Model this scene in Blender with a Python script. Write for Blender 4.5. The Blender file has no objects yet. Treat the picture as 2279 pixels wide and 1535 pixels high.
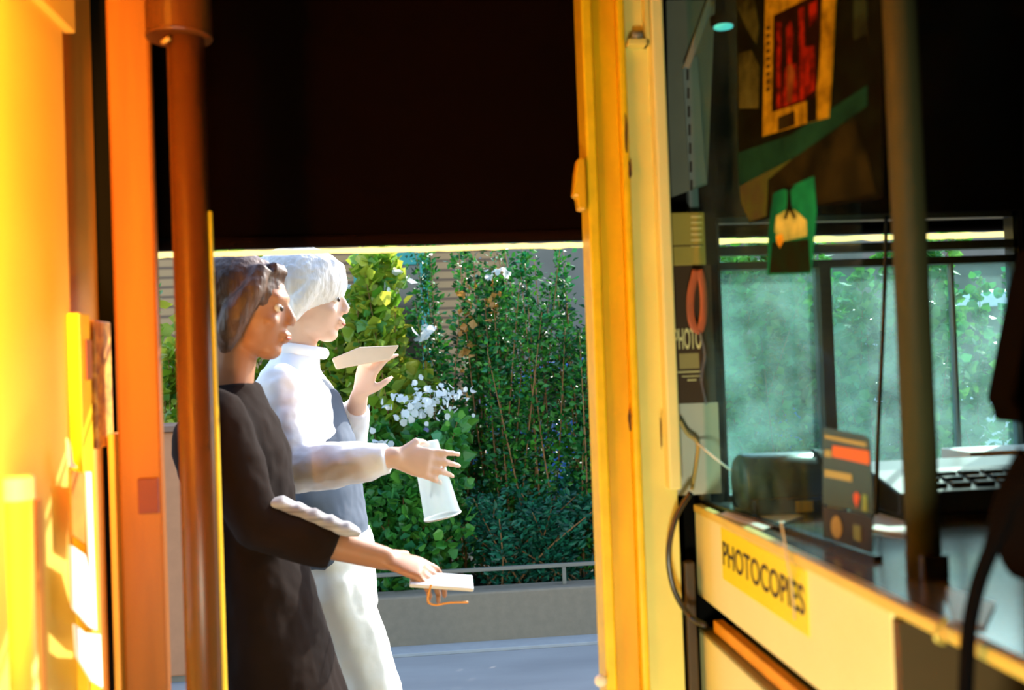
import bpy, bmesh, math, random
from mathutils import Vector, Matrix, Euler, Quaternion
rnd = random.Random(11)
sc = bpy.context.scene
C = sc.collection
PI = math.pi

# ------------------------------------------------------------------ camera
FPX = 2216.0
CAMH = 1.45
yaw, pit, rol = math.radians(5.65), math.radians(1.1), math.radians(2.1)
Fv = Vector((math.sin(yaw)*math.cos(pit), math.cos(yaw)*math.cos(pit), math.sin(pit)))
r0 = Vector((math.cos(yaw), -math.sin(yaw), 0))
u0 = r0.cross(Fv)
Rv = r0*math.cos(rol) - u0*math.sin(rol)
Uv = u0*math.cos(rol) + r0*math.sin(rol)
EYE = Vector((0, 0, CAMH))
cam = bpy.data.cameras.new('camera')
camo = bpy.data.objects.new('camera', cam); C.objects.link(camo)
camo.matrix_world = Matrix(((Rv.x, Uv.x, -Fv.x, EYE.x), (Rv.y, Uv.y, -Fv.y, EYE.y), (Rv.z, Uv.z, -Fv.z, EYE.z), (0, 0, 0, 1)))
cam.sensor_width = 36; cam.lens = FPX/2279*36
cam.clip_start = 0.02; cam.clip_end = 200
cam.dof.use_dof = True; cam.dof.focus_distance = 3.4; cam.dof.aperture_fstop = 3.2
sc.camera = camo

# ------------------------------------------------------------------ view, sky, sun, added lamps
sc.view_settings.view_transform = 'Standard'
sc.view_settings.look = 'None'
sc.view_settings.gamma = 1
sc.view_settings.use_curve_mapping = False
sc.view_settings.exposure = 0.0
w = bpy.data.worlds.new('world'); sc.world = w; w.use_nodes = True
nt = w.node_tree
bg = nt.nodes['Background']
sky = nt.nodes.new('ShaderNodeTexSky'); sky.sky_type = 'NISHITA'; sky.sun_disc = False
sky.sun_elevation = math.radians(34); sky.sun_rotation = math.radians(44)
nt.links.new(sky.outputs[0], bg.inputs[0]); bg.inputs[1].default_value = 0.76

def light(name, kind, loc, energy, color, target=None, **kw):
    l = bpy.data.lights.new(name, kind); l.energy = energy; l.color = color
    for k, v in kw.items(): setattr(l, k, v)
    o = bpy.data.objects.new(name, l); C.objects.link(o); o.location = loc
    if target is not None:
        o.rotation_euler = (Vector(target)-Vector(loc)).to_track_quat('-Z', 'Y').to_euler()
    return o
SUN = Vector((0.50, 0.52, 0.48))
light('sun', 'SUN', SUN*10, 9.0, (1, .95, .86), (0, 0, 0), angle=math.radians(0.8))
light('added_leak_light', 'AREA', (-0.455, 1.00, 1.74), 30.0, (1, .37, .028), (-0.455-.6, 1.80, 1.74), shape='RECTANGLE', size=0.05, size_y=1.0, spread=math.radians(96))  # unseen lamp added to cast the orange light-leak glow
light('added_fill', 'AREA', (-0.10, -0.05, 0.52), 24, (1, .97, .72), (0.45, 1.8, 1.0), shape='DISK', size=0.30)  # unseen fill added low in the kiosk for camera-facing surfaces
light('added_poster_fill', 'SPOT', (0.2, 0.2, 1.9), 1.2, (1, .9, .65), (0.56, 1.5, 1.85), spot_size=math.radians(40), spot_blend=.6, shadow_soft_size=.05)  # unseen spot added to brighten the posters on the glass

# ------------------------------------------------------------------ pixel -> point on a real plane
def ray(x, y): return Fv + Rv*((x-1139.5)/FPX) - Uv*((y-767.5)/FPX)
def hit(x, y, P, N):
    d = ray(x, y); N = Vector(N); return EYE + d*((Vector(P)-EYE).dot(N)/d.dot(N))
def atY(x, y, Y): return hit(x, y, (0, Y, 0), (0, 1, 0))
def atX(x, y, X): return hit(x, y, (X, 0, 0), (1, 0, 0))
def atZ(x, y, Z): return hit(x, y, (0, 0, Z), (0, 0, 1))
G0, G1 = Vector((.515, 1.80, 0)), Vector((.578, 1.22, 0))   # foot of the glass screen
GN = (G1-G0).cross(Vector((0, 0, 1))).normalized()
if GN.x > 0: GN = -GN                                        # towards the camera aisle
def atG(x, y, off=0.0): return hit(x, y, G0+GN*off, GN)

# ------------------------------------------------------------------ materials
def mat(name, col, rough=.6, metal=0, noise=0, nscale=20, col2=None, spec=.5, trans=0, bump=0, alpha=1, stretch=None, coat=0):
    m = bpy.data.materials.new(name); m.use_nodes = True
    t = m.node_tree; b = t.nodes['Principled BSDF']
    b.inputs['Base Color'].default_value = (*col, 1); b.inputs['Roughness'].default_value = rough
    b.inputs['Metallic'].default_value = metal; b.inputs['Specular IOR Level'].default_value = spec
    b.inputs['Coat Weight'].default_value = coat
    tc = t.nodes.new('ShaderNodeTexCoord'); mp = t.nodes.new('ShaderNodeMapping')
    if stretch: mp.inputs['Scale'].default_value = stretch
    t.links.new(tc.outputs['Object'], mp.inputs[0])
    nz = t.nodes.new('ShaderNodeTexNoise'); nz.inputs['Scale'].default_value = nscale; nz.inputs['Detail'].default_value = 6
    t.links.new(mp.outputs[0], nz.inputs['Vector'])
    if col2 is None: col2 = tuple(c*.72 for c in col)
    r = t.nodes.new('ShaderNodeValToRGB')
    r.color_ramp.elements[0].position = .35; r.color_ramp.elements[1].position = .65
    k = noise if noise else .25
    r.color_ramp.elements[0].color = (*[c*(1-k)+d*k for c, d in zip(col, col2)], 1); r.color_ramp.elements[1].color = (*col, 1)
    t.links.new(nz.outputs['Fac'], r.inputs[0]); t.links.new(r.outputs[0], b.inputs['Base Color'])
    if bump:
        bp = t.nodes.new('ShaderNodeBump'); bp.inputs['Strength'].default_value = bump; bp.inputs['Distance'].default_value = .01
        t.links.new(nz.outputs['Fac'], bp.inputs['Height']); t.links.new(bp.outputs[0], b.inputs['Normal'])
    if trans: b.inputs['Transmission Weight'].default_value = trans
    if alpha < 1: b.inputs['Alpha'].default_value = alpha
    return m
def leafmat(name, cols, rough=.35, tr=.35):
    m = bpy.data.materials.new(name); m.use_nodes = True; t = m.node_tree
    b = t.nodes['Principled BSDF']; out = t.nodes['Material Output']
    g = t.nodes.new('ShaderNodeNewGeometry'); r = t.nodes.new('ShaderNodeValToRGB')
    e = r.color_ramp.elements
    while len(e) < len(cols): e.new(.5)
    for i, c in enumerate(cols): e[i].position = i/(len(cols)-1); e[i].color = (*c, 1)
    r.color_ramp.interpolation = 'LINEAR'
    t.links.new(g.outputs['Random Per Island'], r.inputs[0]); t.links.new(r.outputs[0], b.inputs['Base Color'])
    b.inputs['Roughness'].default_value = rough
    td = t.nodes.new('ShaderNodeBsdfTranslucent'); t.links.new(r.outputs[0], td.inputs[0])
    mx = t.nodes.new('ShaderNodeMixShader'); mx.inputs[0].default_value = tr
    t.links.new(b.outputs[0], mx.inputs[1]); t.links.new(td.outputs[0], mx.inputs[2]); t.links.new(mx.outputs[0], out.inputs[0])
    return m
def glassmat(name, tint, haze, hcol, gloss=.12, rough=.03, dirt=0, fres=False):
    m = bpy.data.materials.new(name); m.use_nodes = True; t = m.node_tree
    t.nodes.remove(t.nodes['Principled BSDF']); out = t.nodes['Material Output']
    tr = t.nodes.new('ShaderNodeBsdfTransparent'); tr.inputs[0].default_value = (*tint, 1)
    gl = t.nodes.new('ShaderNodeBsdfGlossy'); gl.inputs['Roughness'].default_value = rough
    fr = t.nodes.new('ShaderNodeFresnel'); fr.inputs[0].default_value = 1.45
    m1 = t.nodes.new('ShaderNodeMixShader'); t.links.new(fr.outputs[0], m1.inputs[0]) if fres else setattr(m1.inputs[0], 'default_value', .018); t.links.new(tr.outputs[0], m1.inputs[1]); t.links.new(gl.outputs[0], m1.inputs[2])
    df = t.nodes.new('ShaderNodeBsdfDiffuse'); df.inputs[0].default_value = (*hcol, 1)
    tl = t.nodes.new('ShaderNodeBsdfTranslucent'); tl.inputs[0].default_value = (*hcol, 1)
    ad = t.nodes.new('ShaderNodeMixShader'); ad.inputs[0].default_value = .5; t.links.new(df.outputs[0], ad.inputs[1]); t.links.new(tl.outputs[0], ad.inputs[2])
    m2 = t.nodes.new('ShaderNodeMixShader'); t.links.new(m1.outputs[0], m2.inputs[1]); t.links.new(ad.outputs[0], m2.inputs[2])
    nz = t.nodes.new('ShaderNodeTexNoise'); nz.inputs['Scale'].default_value = 9; nz.inputs['Detail'].default_value = 7
    tc = t.nodes.new('ShaderNodeTexCoord'); t.links.new(tc.outputs['Object'], nz.inputs['Vector'])
    mr = t.nodes.new('ShaderNodeMapRange'); mr.inputs[1].default_value = .35; mr.inputs[2].default_value = .7
    mr.inputs[3].default_value = haze*(1-dirt); mr.inputs[4].default_value = haze*(1+dirt)
    t.links.new(nz.outputs['Fac'], mr.inputs[0]); t.links.new(mr.outputs[0], m2.inputs[0]); t.links.new(m2.outputs[0], out.inputs[0])
    return m
def emis(name, col, s):
    m = bpy.data.materials.new(name); m.use_nodes = True; b = m.node_tree.nodes['Principled BSDF']
    b.inputs['Base Color'].default_value = (*col, 1); b.inputs['Emission Color'].default_value = (*col, 1); b.inputs['Emission Strength'].default_value = s
    return m
M = dict(
  yellow=mat('yellow_paint', (.88, .50, .002), .42, noise=.8, nscale=14, col2=(.62, .31, .002), stretch=(1, 1, .35)),
  yellow2=mat('bright_yellow_edge_light', (.98, .64, .01), .38, noise=.5, nscale=30),  # brighter yellow paints light onto jamb and pole edges; also the batten
  cream=mat('cream_paint', (.76, .71, .20), .55, noise=.3, nscale=9),
  cream2=mat('lit_cream_edge', (.88, .83, .33), .5, noise=.25, nscale=9),  # lighter cream paints the lit edge of the door panel
  panel=mat('counter_panel_paint', (.86, .84, .40), .5, noise=.3, nscale=6, col2=(.80, .66, .26)),
  orange=mat('orange_paint', (.88, .38, .02), .5, noise=.5),
  leak_post=mat('leak_brown_tint', (.26, .085, .010), .42, noise=.7, nscale=18, col2=(.13, .035, .005), stretch=(1, 1, .1), spec=.3),
  pole=mat('pole_leak_tint', (.13, .045, .008), .35, noise=.7, nscale=18, col2=(.06, .018, .004), stretch=(1, 1, .1), spec=.35),
  leak_yel=mat('leak_yellow_tint', (.95, .60, .10), .6, noise=.3, nscale=5),  # leak glow graded into the colours of panel, reveal, post and pole
  leak_or=mat('leak_orange_tint', (.90, .34, .03), .6, noise=.4, nscale=8),
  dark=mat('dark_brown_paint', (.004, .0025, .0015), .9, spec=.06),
  black=mat('black_cloth', (.002, .002, .0025), .95, spec=.04),
  blackgloss=mat('black_plastic', (.01, .012, .014), .25),
  chip=mat('bare_rust', (.05, .025, .008), .9),
  steel=mat('grey_steel', (.16, .21, .21), .45, .0),
  greyp=mat('grey_green_paint', (.13, .15, .12), .55),
  olive=mat('olive_paint', (.24, .22, .07), .6),
  counter=mat('grey_laminate', (.10, .115, .115), .16, noise=.4, nscale=5, spec=.8),
  white=mat('white_paper', (.85, .87, .86), .7, noise=.1),
  sign=mat('yellow_sign', (.93, .78, .01), .4, noise=.1),
  ink=mat('black_ink', (.02, .015, .01), .6),
  asphalt=mat('asphalt', (.34, .325, .30), .85, noise=.9, nscale=1.6, col2=(.25, .24, .225), bump=.1, stretch=(.5, 1.6, 1)),
  concrete=mat('planter_concrete', (.23, .185, .125), .9, noise=.4, nscale=25, bump=.2),
  rail=mat('rail_metal', (.20, .19, .15), .5, .3),
  soil=mat('soil', (.012, .012, .006), .95, bump=.6),
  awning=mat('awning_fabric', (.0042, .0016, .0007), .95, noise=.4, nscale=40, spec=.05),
  stem=mat('orange_bark', (.30, .14, .04), .8, noise=.6),
  skin_a=mat('tan_skin', (.40, .19, .10), .5, noise=.15),
  skin_b=mat('fair_skin', (.80, .52, .38), .5, noise=.15),
  lip=mat('lip', (.45, .12, .09), .5),
  hair_a=mat('dark_brown_hair', (.06, .03, .016), .5, noise=.9, nscale=60, col2=(.14, .075, .045), stretch=(1, 1, .15), bump=.6),
  hair_b=mat('white_blond_hair', (.95, .92, .86), .5, noise=.6, nscale=60, stretch=(1, 1, .15), bump=.6),
  coat=mat('dark_brown_cloth', (.014, .008, .006), .95, noise=.6, nscale=12, bump=.3, spec=.12),
  whitecloth=mat('white_cloth', (.94, .94, .95), .8, noise=.12, nscale=10, bump=.3),
  creamcloth=mat('off_white_trousers', (.74, .76, .70), .8, noise=.15, nscale=8, bump=.3),
  bluecloth=mat('slate_blue_cloth', (.09, .12, .17), .85, noise=.5, nscale=8, bump=.3),
  foldlight=mat('fold_light', (.5, .5, .52), .8, noise=.9, nscale=26, col2=(.12, .10, .10), stretch=(.2, .2, 3)),
  eye=mat('eye_white', (.8, .8, .78), .2), iris=mat('iris', (.03, .015, .008), .2),
  cupp=glassmat('clear_plastic', (.92, .96, .97), .30, (.85, .95, .98), rough=.08),
  glass=glassmat('screen_glass', (.86, .97, .95), .014, (.75, .95, .92), dirt=.9),
  wglass=glassmat('window_glass', (.80, .97, .93), .15, (.50, .80, .76), dirt=.8),
)

# ------------------------------------------------------------------ mesh helpers
def link(name, bm, m, parent=None, smooth=False, bevel=0):
    me = bpy.data.meshes.new(name); bmesh.ops.recalc_face_normals(bm, faces=bm.faces); bm.to_mesh(me); bm.free()
    for mm in (m if isinstance(m, (list, tuple)) else [m]): me.materials.append(mm)
    if smooth:
        for p in me.polygons: p.use_smooth = True
    o = bpy.data.objects.new(name, me); C.objects.link(o)
    if parent is not None: o.parent = parent; o.matrix_parent_inverse = parent.matrix_basis.inverted()
    if bevel:
        b = o.modifiers.new('bevel', 'BEVEL'); b.width = bevel; b.segments = 2; b.limit_method = 'ANGLE'
    return o
def BM(): return bmesh.new()
def bx(bm, x0, x1, y0, y1, z0, z1):
    vs = [bm.verts.new((x, y, z)) for x in (x0, x1) for y in (y0, y1) for z in (z0, z1)]
    for f in ((0, 1, 3, 2), (4, 6, 7, 5), (0, 4, 5, 1), (2, 3, 7, 6), (0, 2, 6, 4), (1, 5, 7, 3)): bm.faces.new([vs[i] for i in f])
    return bm
def box(*a): return bx(BM(), *a)
def prism(bm, pts, n, th):
    """closed slab: polygon pts (world), extruded by th along n"""
    n = Vector(n).normalized()*th
    a = [bm.verts.new(p) for p in pts]; b = [bm.verts.new(Vector(p)+n) for p in pts]
    bm.faces.new(a); bm.faces.new(b[::-1])
    for i in range(len(a)):
        j = (i+1) % len(a); bm.faces.new((a[i], b[i], b[j], a[j]))
    return bm
def tube(bm, pts, rad, seg=14, sq=None, cap=True, up=None):
    pts = [Vector(p) for p in pts]; n = len(pts)
    if not isinstance(rad, list): rad = [rad]*n
    rings = []; prev = None
    for i, p in enumerate(pts):
        d = (pts[min(i+1, n-1)]-pts[max(i-1, 0)]).normalized()
        if prev is None:
            a = Vector(up) if up else (Vector((0, 0, 1)) if abs(d.z) < .9 else Vector((1, 0, 0)))
        else: a = prev
        a = (a-d*a.dot(d)).normalized(); prev = a; b = d.cross(a)
        r = rad[i]; ra, rb = (r, r) if not isinstance(r, (tuple, list)) else r
        rings.append([bm.verts.new(p+a*math.cos(2*PI*k/seg)*ra+b*math.sin(2*PI*k/seg)*rb) for k in range(seg)])
    for i in range(n-1):
        for k in range(seg):
            j = (k+1) % seg; bm.faces.new((rings[i][k], rings[i][j], rings[i+1][j], rings[i+1][k]))
    if cap: bm.faces.new(rings[0][::-1]); bm.faces.new(rings[-1])
    return bm
def curve_pts(P, n=8):
    P = [Vector(p) for p in P]; out = []
    for i in range(len(P)-1):
        a, b, c, d = P[max(i-1, 0)], P[i], P[i+1], P[min(i+2, len(P)-1)]
        for k in range(n):
            t = k/n
            out.append(.5*((2*b)+(c-a)*t+(2*a-5*b+4*c-d)*t*t+(3*b-a-3*c+d)*t**3))
    out.append(P[-1]); return out
def ell(bm, c, r, rot=None, seg=20):
    mt = Matrix.Translation(c) @ (rot.to_4x4() if rot else Matrix()) @ Matrix.Diagonal((*r, 1)) if hasattr(r, '__len__') else Matrix.Translation(c) @ Matrix.Scale(r, 4)
    bmesh.ops.create_uvsphere(bm, u_segments=seg, v_segments=max(8, seg//2), radius=1, matrix=mt); return bm
def lathe(bm, c, prof, seg=24, axis=None):
    q = Vector((0, 0, 1)).rotation_difference(Vector(axis)) if axis else Quaternion()
    rings = [[bm.verts.new(Vector(c)+q @ Vector((r*math.cos(2*PI*k/seg), r*math.sin(2*PI*k/seg), z))) for k in range(seg)] for r, z in prof]
    for i in range(len(rings)-1):
        for k in range(seg):
            j = (k+1) % seg; bm.faces.new((rings[i][k], rings[i][j], rings[i+1][j], rings[i+1][k]))
    bm.faces.new(rings[0][::-1]); bm.faces.new(rings[-1]); return bm
def remesh(name, bm, m, parent, voxel=.006, it=4, disp=None):
    o = link('tmp', bm, m)
    r = o.modifiers.new('r', 'REMESH'); r.mode = 'VOXEL'; r.voxel_size = voxel; r.use_smooth_shade = True
    s = o.modifiers.new('s', 'SMOOTH'); s.iterations = it; s.factor = .5
    if disp:
        tx = bpy.data.textures.new('folds', 'CLOUDS'); tx.noise_scale = disp[1]
        dm = o.modifiers.new('d', 'DISPLACE'); dm.texture = tx; dm.strength = disp[0]; dm.mid_level = .5; dm.texture_coords = 'GLOBAL'
    dg = bpy.context.evaluated_depsgraph_get(); me = bpy.data.meshes.new_from_object(o.evaluated_get(dg), depsgraph=dg)
    bpy.data.objects.remove(o)
    me.name = name
    for p in me.polygons: p.use_smooth = True
    if len(me.materials) == 0: me.materials.append(m)
    n = bpy.data.objects.new(name, me); C.objects.link(n)
    if parent is not None: n.parent = parent; n.matrix_parent_inverse = parent.matrix_basis.inverted()
    return n
def empty(name, loc=(0, 0, 0)):
    o = bpy.data.objects.new(name, None); C.objects.link(o); o.location = loc; o.empty_display_size = .05; return o
def tag(o, label, cat, group=None, kind=None):
    o['label'] = label; o['category'] = cat
    if group: o['group'] = group
    if kind: o['kind'] = kind
    return o
def thing(name, loc, label, cat, group=None): return tag(empty(name, loc), label, cat, group)
def struct(o): o['kind'] = 'structure'; return o
def text_obj(name, s, m, parent, origin, xdir, ydir, width, height, depth=.0006, bold=.0):
    cu = bpy.data.curves.new('t', 'FONT'); cu.body = s; cu.extrude = .5; cu.offset = bold
    to = bpy.data.objects.new('t', cu); C.objects.link(to)
    dg = bpy.context.evaluated_depsgraph_get(); me = bpy.data.meshes.new_from_object(to.evaluated_get(dg), depsgraph=dg)
    bpy.data.objects.remove(to)
    X, Y = Vector(xdir).normalized(), Vector(ydir).normalized(); Z = X.cross(Y)
    xs = [v.co.x for v in me.vertices]; ys = [v.co.y for v in me.vertices]
    x0, sx = min(xs), width/(max(xs)-min(xs)); y0, sy = min(ys), height/(max(ys)-min(ys))
    for v in me.vertices: v.co = Vector(origin)+X*(v.co.x-x0)*sx+Y*(v.co.y-y0)*sy+Z*((v.co.z+.5)*depth)
    me.materials.clear(); me.materials.append(m)
    o = bpy.data.objects.new(name, me); C.objects.link(o)
    if parent is not None: o.parent = parent; o.matrix_parent_inverse = parent.matrix_basis.inverted()
    return o

# ================================================================== LARGE STRUCTURE
# ---- street
struct(link('road', box(-14, 16, 2.0, 10.9, -.1, 0), M['asphalt']))
struct(link('floor', box(-.9, 1.5, -1.2, 1.999, -.1, .0), mat('kiosk_floor', (.16, .12, .07), .7)))
# ---- kiosk shell
struct(link('ceiling', box(-.9, 1.5, -1.2, 1.9, 2.45, 2.52), M['dark']))
struct(link('wall_back', box(-.9, 1.5, -1.25, -1.2, 0, 2.45), mat('kiosk_back_paint', (.12, .09, .05), .8)))
struct(link('wall_right', box(1.5, 1.55, -1.2, 1.9, 0, 2.45), M['dark']))
# front wall beside the window, inside face
fw = BM(); bx(fw, .47, .567, 1.80, 1.86, 0, 2.45); bx(fw, -.9, atY(262, 700, 1.80).x, 1.80, 1.86, 0, 2.45); bx(fw, 1.17, 1.5, 1.80, 1.86, 0, 2.45); bx(fw, .567, 1.17, 1.80, 1.86, 0, 1.17); bx(fw, .567, 1.17, 1.80, 1.86, 1.71, 2.45)
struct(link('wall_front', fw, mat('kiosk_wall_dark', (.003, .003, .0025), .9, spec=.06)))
wn = struct(empty('window_1', (.87, 1.83, 1.18)))
f = BM()
for z0, z1 in ((1.17, 1.19), (1.612, 1.626), (1.640, 1.656), (1.70, 1.71)): bx(f, .567, 1.17, 1.815, 1.845, z0, z1)
for x0, x1 in ((.567, .577), (1.16, 1.17)): bx(f, x0, x1, 1.815, 1.845, 1.19, 1.71)
link('window_frame', f, mat('window_frame_paint', (.02, .03, .03), .4), wn)
link('mullion', box(.768, .790, 1.812, 1.848, 1.19, 1.62), mat('mullion_paint', (.02, .028, .022), .4), wn)
link('pane', box(.577, .768, 1.828, 1.832, 1.19, 1.62), M['wglass'], wn)
link('pane', box(.790, 1.16, 1.828, 1.832, 1.19, 1.62), M['wglass'], wn)
link('window_strip', box(1.035, 1.04, 1.822, 1.838, 1.19, 1.62), M['steel'], wn)

# ---- left side of the kiosk: long inner wall with panel, frame bars
wl = struct(empty('wall_left', (-.55, .5, 0)))
link('panel', box(-.60, -.52, -1.2, atX(158, 700, -.52).y, 0, 2.45), M['leak_yel'], wl, bevel=.004)
link('reveal', box(-.60, -.545, atX(158, 700, -.52).y, 1.80, 0, 2.45), M['leak_or'], wl)
y2 = atX(200, 60, -.52).y
link('top_rail', box(-.535, -.507, .3, 1.60, atX(160, 66, -.507).z, 2.45), M['leak_yel'], wl, bevel=.002)
pt = struct(empty('trim_1', (-.46, 1.72, 0)))   # wide post, brown of the leak glow painted in
xl, xr = atY(252, 700, 1.70).x, atY(351, 700, 1.70).x
link('post', box(xl, xr, 1.70, 1.722, 0, 2.45), M['leak_post'], pt, bevel=.006)
link('post_edge', box(xl-.012, xl-.002, 1.69, 1.78, 0, 1.36), mat('amber_edge', (.9, .45, .06), .4), pt, bevel=.002)
a, b = atY(308, 1065, 1.70), atY(357, 1140, 1.70)
link('dark_plate', box(a.x, b.x-.001, 1.694, 1.701, b.z, a.z), mat('dark_red_tape', (.12, .008, .004), .6), pt, bevel=.001)
# ---- door jamb on the right
dj = struct(empty('door_1', (.36, 1.78, 0)))
E0, E1, E2, E3, E4 = [atY(x, 800, 1.75).x for x in (1326, 1345, 1400, 1416, 1461)]
link('jamb_edge', box(E0-.004, E1, 1.742, 1.82, 0, 2.45), M['yellow2'], dj, bevel=.004)
link('jamb_post', box(E1, E2, 1.755, 1.84, 0, 2.45), M['yellow'], dj, bevel=.003)
link('jamb_edge', box(E2, E3, 1.737, 1.83, 0, 2.45), M['yellow2'], dj, bevel=.004)
link('door_panel', box(E3, .462, 1.752, 1.81, 0, 2.45), M['cream'], dj, bevel=.002)
za = atY(1480, 1088, 1.74).z
link('panel_edge', box(.4395, .462, 1.72, 1.80, za, 2.45), M['cream2'], dj, bevel=.004)
link('panel_reveal', box(.462, .484, 1.80, 1.82, 0, 2.45), M['dark'], dj)
# recessed hinge housing near the top
z1 = atY(1420, 108, 1.75).z
h = BM(); bx(h, E3+.003, .436, 1.725, 1.755, z1, z1+.010); bx(h, .430, .438, 1.725, 1.755, z1, 2.45)
link('hinge_housing', h, M['cream'], dj, bevel=.001)
tube_b = tube(BM(), [(E3+.012, 1.735, z1+.018), (.425, 1.735, z1+.018)], .008)
link('hinge', tube_b, M['steel'], dj, smooth=True)
for (px, py, ww, hh) in ((1394, 300, .0028, .040), (1402, 378, .0035, .016), (1402, 935, .0035, .022), (1466, 960, .002, .03)):
    p = atY(px, py, 1.735); bb = BM(); seg = 14; yy = 1.7365 if px < 1450 else 1.7195
    prism(bb, [(p.x+ww*math.cos(2*PI*k/seg)*rnd.uniform(.6, 1.2), yy, p.z+hh*math.sin(2*PI*k/seg)*rnd.uniform(.8, 1.1)) for k in range(seg)], (0, -1, 0), .0006)
    link('paint_chip', bb, M['chip'], dj)
# strike plate on the left edge
bb = BM(); pl = [atY(x, y, 1.735) for x, y in ((1286, 352), (1303, 350), (1307, 460), (1304, 467), (1288, 465), (1284, 437), (1276, 434), (1281, 380))]
prism(bb, pl, (0, 1, 0), .03); link('strike_plate', bb, M['yellow'], dj, bevel=.003)
k = atY(1341, 1512, 1.73); link('door_knob', lathe(BM(), (k.x, 1.745, k.z), [(.004, 0), (.004, .012), (.010, .015), (.0115, .022), (.008, .028), (.002, .031)], axis=(-.2, -1, 0)), mat('white_enamel', (.85, .82, .7), .2), dj, smooth=True)

# ---- awning flap outside
aw = thing('awning', (.3, 1.95, 1.66), 'dark brown awning flap hanging across the open doorway with bright yellow hem', 'awning')
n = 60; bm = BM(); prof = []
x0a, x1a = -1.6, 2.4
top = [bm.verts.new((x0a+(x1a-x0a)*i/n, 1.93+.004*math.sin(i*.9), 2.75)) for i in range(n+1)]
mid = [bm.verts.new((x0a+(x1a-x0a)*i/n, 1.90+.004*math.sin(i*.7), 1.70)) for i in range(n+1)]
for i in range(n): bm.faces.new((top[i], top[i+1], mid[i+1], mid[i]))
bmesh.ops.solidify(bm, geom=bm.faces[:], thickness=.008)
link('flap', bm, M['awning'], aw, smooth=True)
link('hem_bar', tube(BM(), [(x0a, 1.903, 1.695), (x1a, 1.903, 1.695)], .012), M['awning'], aw, smooth=True)
bm = BM(); m_ = 220; lo = []; hi = []
zh = lambda x: 1.671
for i in range(m_+1):
    x = x0a+(x1a-x0a)*i/m_; z = 1.673+rnd.uniform(-.0012, .0012)
    hi.append(bm.verts.new((x, 1.92, 1.683+rnd.uniform(-.001, .001)))); lo.append(bm.verts.new((x, 1.926, 1.6735+rnd.uniform(-.0015, .0015))))
for i in range(m_): bm.faces.new((hi[i], hi[i+1], lo[i+1], lo[i]))
hemM = leafmat('hem_fabric', [(.95, .80, .30), (.98, .85, .38)], .8, .75)
bmesh.ops.solidify(bm, geom=bm.faces[:], thickness=.001)
link('hem', bm, hemM, aw)

# ---- planter wall, railing, soil, far buildings
struct(link('planter_wall', box(-8, 9, 5.20, 5.36, 0, .27), M['concrete'], bevel=.01))
struct(link('soil_bed', box(-8, 9, 5.36, 7.4, 0, .20), M['soil']))
struct(link('kerb_strip', box(-8, 9, 5.06, 5.20, 0, .018), mat('kerb_stone', (.36, .36, .34), .85), bevel=.003))
rl = thing('railing', (0, 5.28, .27), 'low grey metal railing along the top of the planter wall', 'railing')
link('rail', box(-6, 7, 5.268, 5.292, .362, .382), M['rail'], rl, bevel=.003)
for x in (-5.2, -3.9, -2.6, -1.5, -.243, .756, 2.0, 3.3, 4.6): link('post', box(x-.010, x+.010, 5.27, 5.29, .27, .362), M['rail'], rl, bevel=.002)
boards = bpy.data.materials.new('brown_boards'); boards.use_nodes = True; t = boards.node_tree; b_ = t.nodes['Principled BSDF']
wv = t.nodes.new('ShaderNodeTexWave'); wv.bands_direction = 'Z'; wv.inputs['Scale'].default_value = 3; wv.inputs['Distortion'].default_value = .3
rr = t.nodes.new('ShaderNodeValToRGB'); rr.color_ramp.elements[0].color = (.10, .045, .015, 1); rr.color_ramp.elements[1].color = (.34, .19, .07, 1); rr.color_ramp.elements[1].position = .4
tcx = t.nodes.new('ShaderNodeTexCoord'); t.links.new(tcx.outputs['Object'], wv.inputs[0]); t.links.new(wv.outputs[0], rr.inputs[0]); t.links.new(rr.outputs[0], b_.inputs['Base Color'])
struct(link('brown_facade', box(-10, 1.05, 11, 11.3, 0, 4.6), boards))
struct(link('grey_facade', box(1.05, 12, 10.9, 11.3, 0, 4.2), mat('grey_render', (.17, .155, .12), .9, noise=.6, nscale=2.5, bump=.3)))
w2 = struct(empty('window_2', (-.15, 10.95, 1.4)))
teal = mat('teal_paint', (.01, .24, .20), .5)
f = BM(); bx(f, -.62, .20, 10.93, 11.0, 2.58, 2.72); bx(f, .10, .20, 10.93, 11.0, 1.3, 2.58); bx(f, -.62, -.54, 10.93, 11.0, 1.3, 2.58); bx(f, -.62, .20, 10.93, 11.0, 1.22, 1.3)
link('window_frame', f, teal, w2); link('pane', box(-.54, .10, 10.97, 10.99, 1.3, 2.58), mat('dark_pane', (.03, .022, .015), .1), w2)

# ================================================================== COUNTER SIDE
CX = .50
CZ = 1.182
ct = thing('service_counter', (.8, 1.2, 0), 'cream service counter with grey top beside the doorway', 'counter')
top_ = BM(); prism(top_, [Vector((CX+.012, 1.79, CZ-.02)), Vector((1.5, 1.79, CZ-.02)), Vector((1.5, .1, CZ-.02)), Vector((CX+.012, .1, CZ-.02))], (0, 0, 1), .02)
link('countertop', top_, M['counter'], ct)
link('edge_trim', box(CX-.004, CX+.012, .1, 1.775, CZ-.012, CZ+.002), mat('yellow_trim', (.75, .6, .12), .5), ct, bevel=.002)
link('front_panel', box(CX, CX+.02, 1.03, 1.785, 1.018, CZ-.012), M['panel'], ct, bevel=.003)
link('lower_panel', box(CX, CX+.02, 1.03, 1.785, .02, .952), M['panel'], ct, bevel=.003)
link('ledge', box(CX, CX+.10, 1.03, 1.785, .952, .958), M['olive'], ct)
link('recess_back', box(CX+.10, CX+.12, 1.03, 1.785, .90, CZ-.02), M['dark'], ct)
bo = BM(); bx(bo, CX+.02, CX+.09, 1.03, 1.785, 1.016, 1.03)
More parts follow.
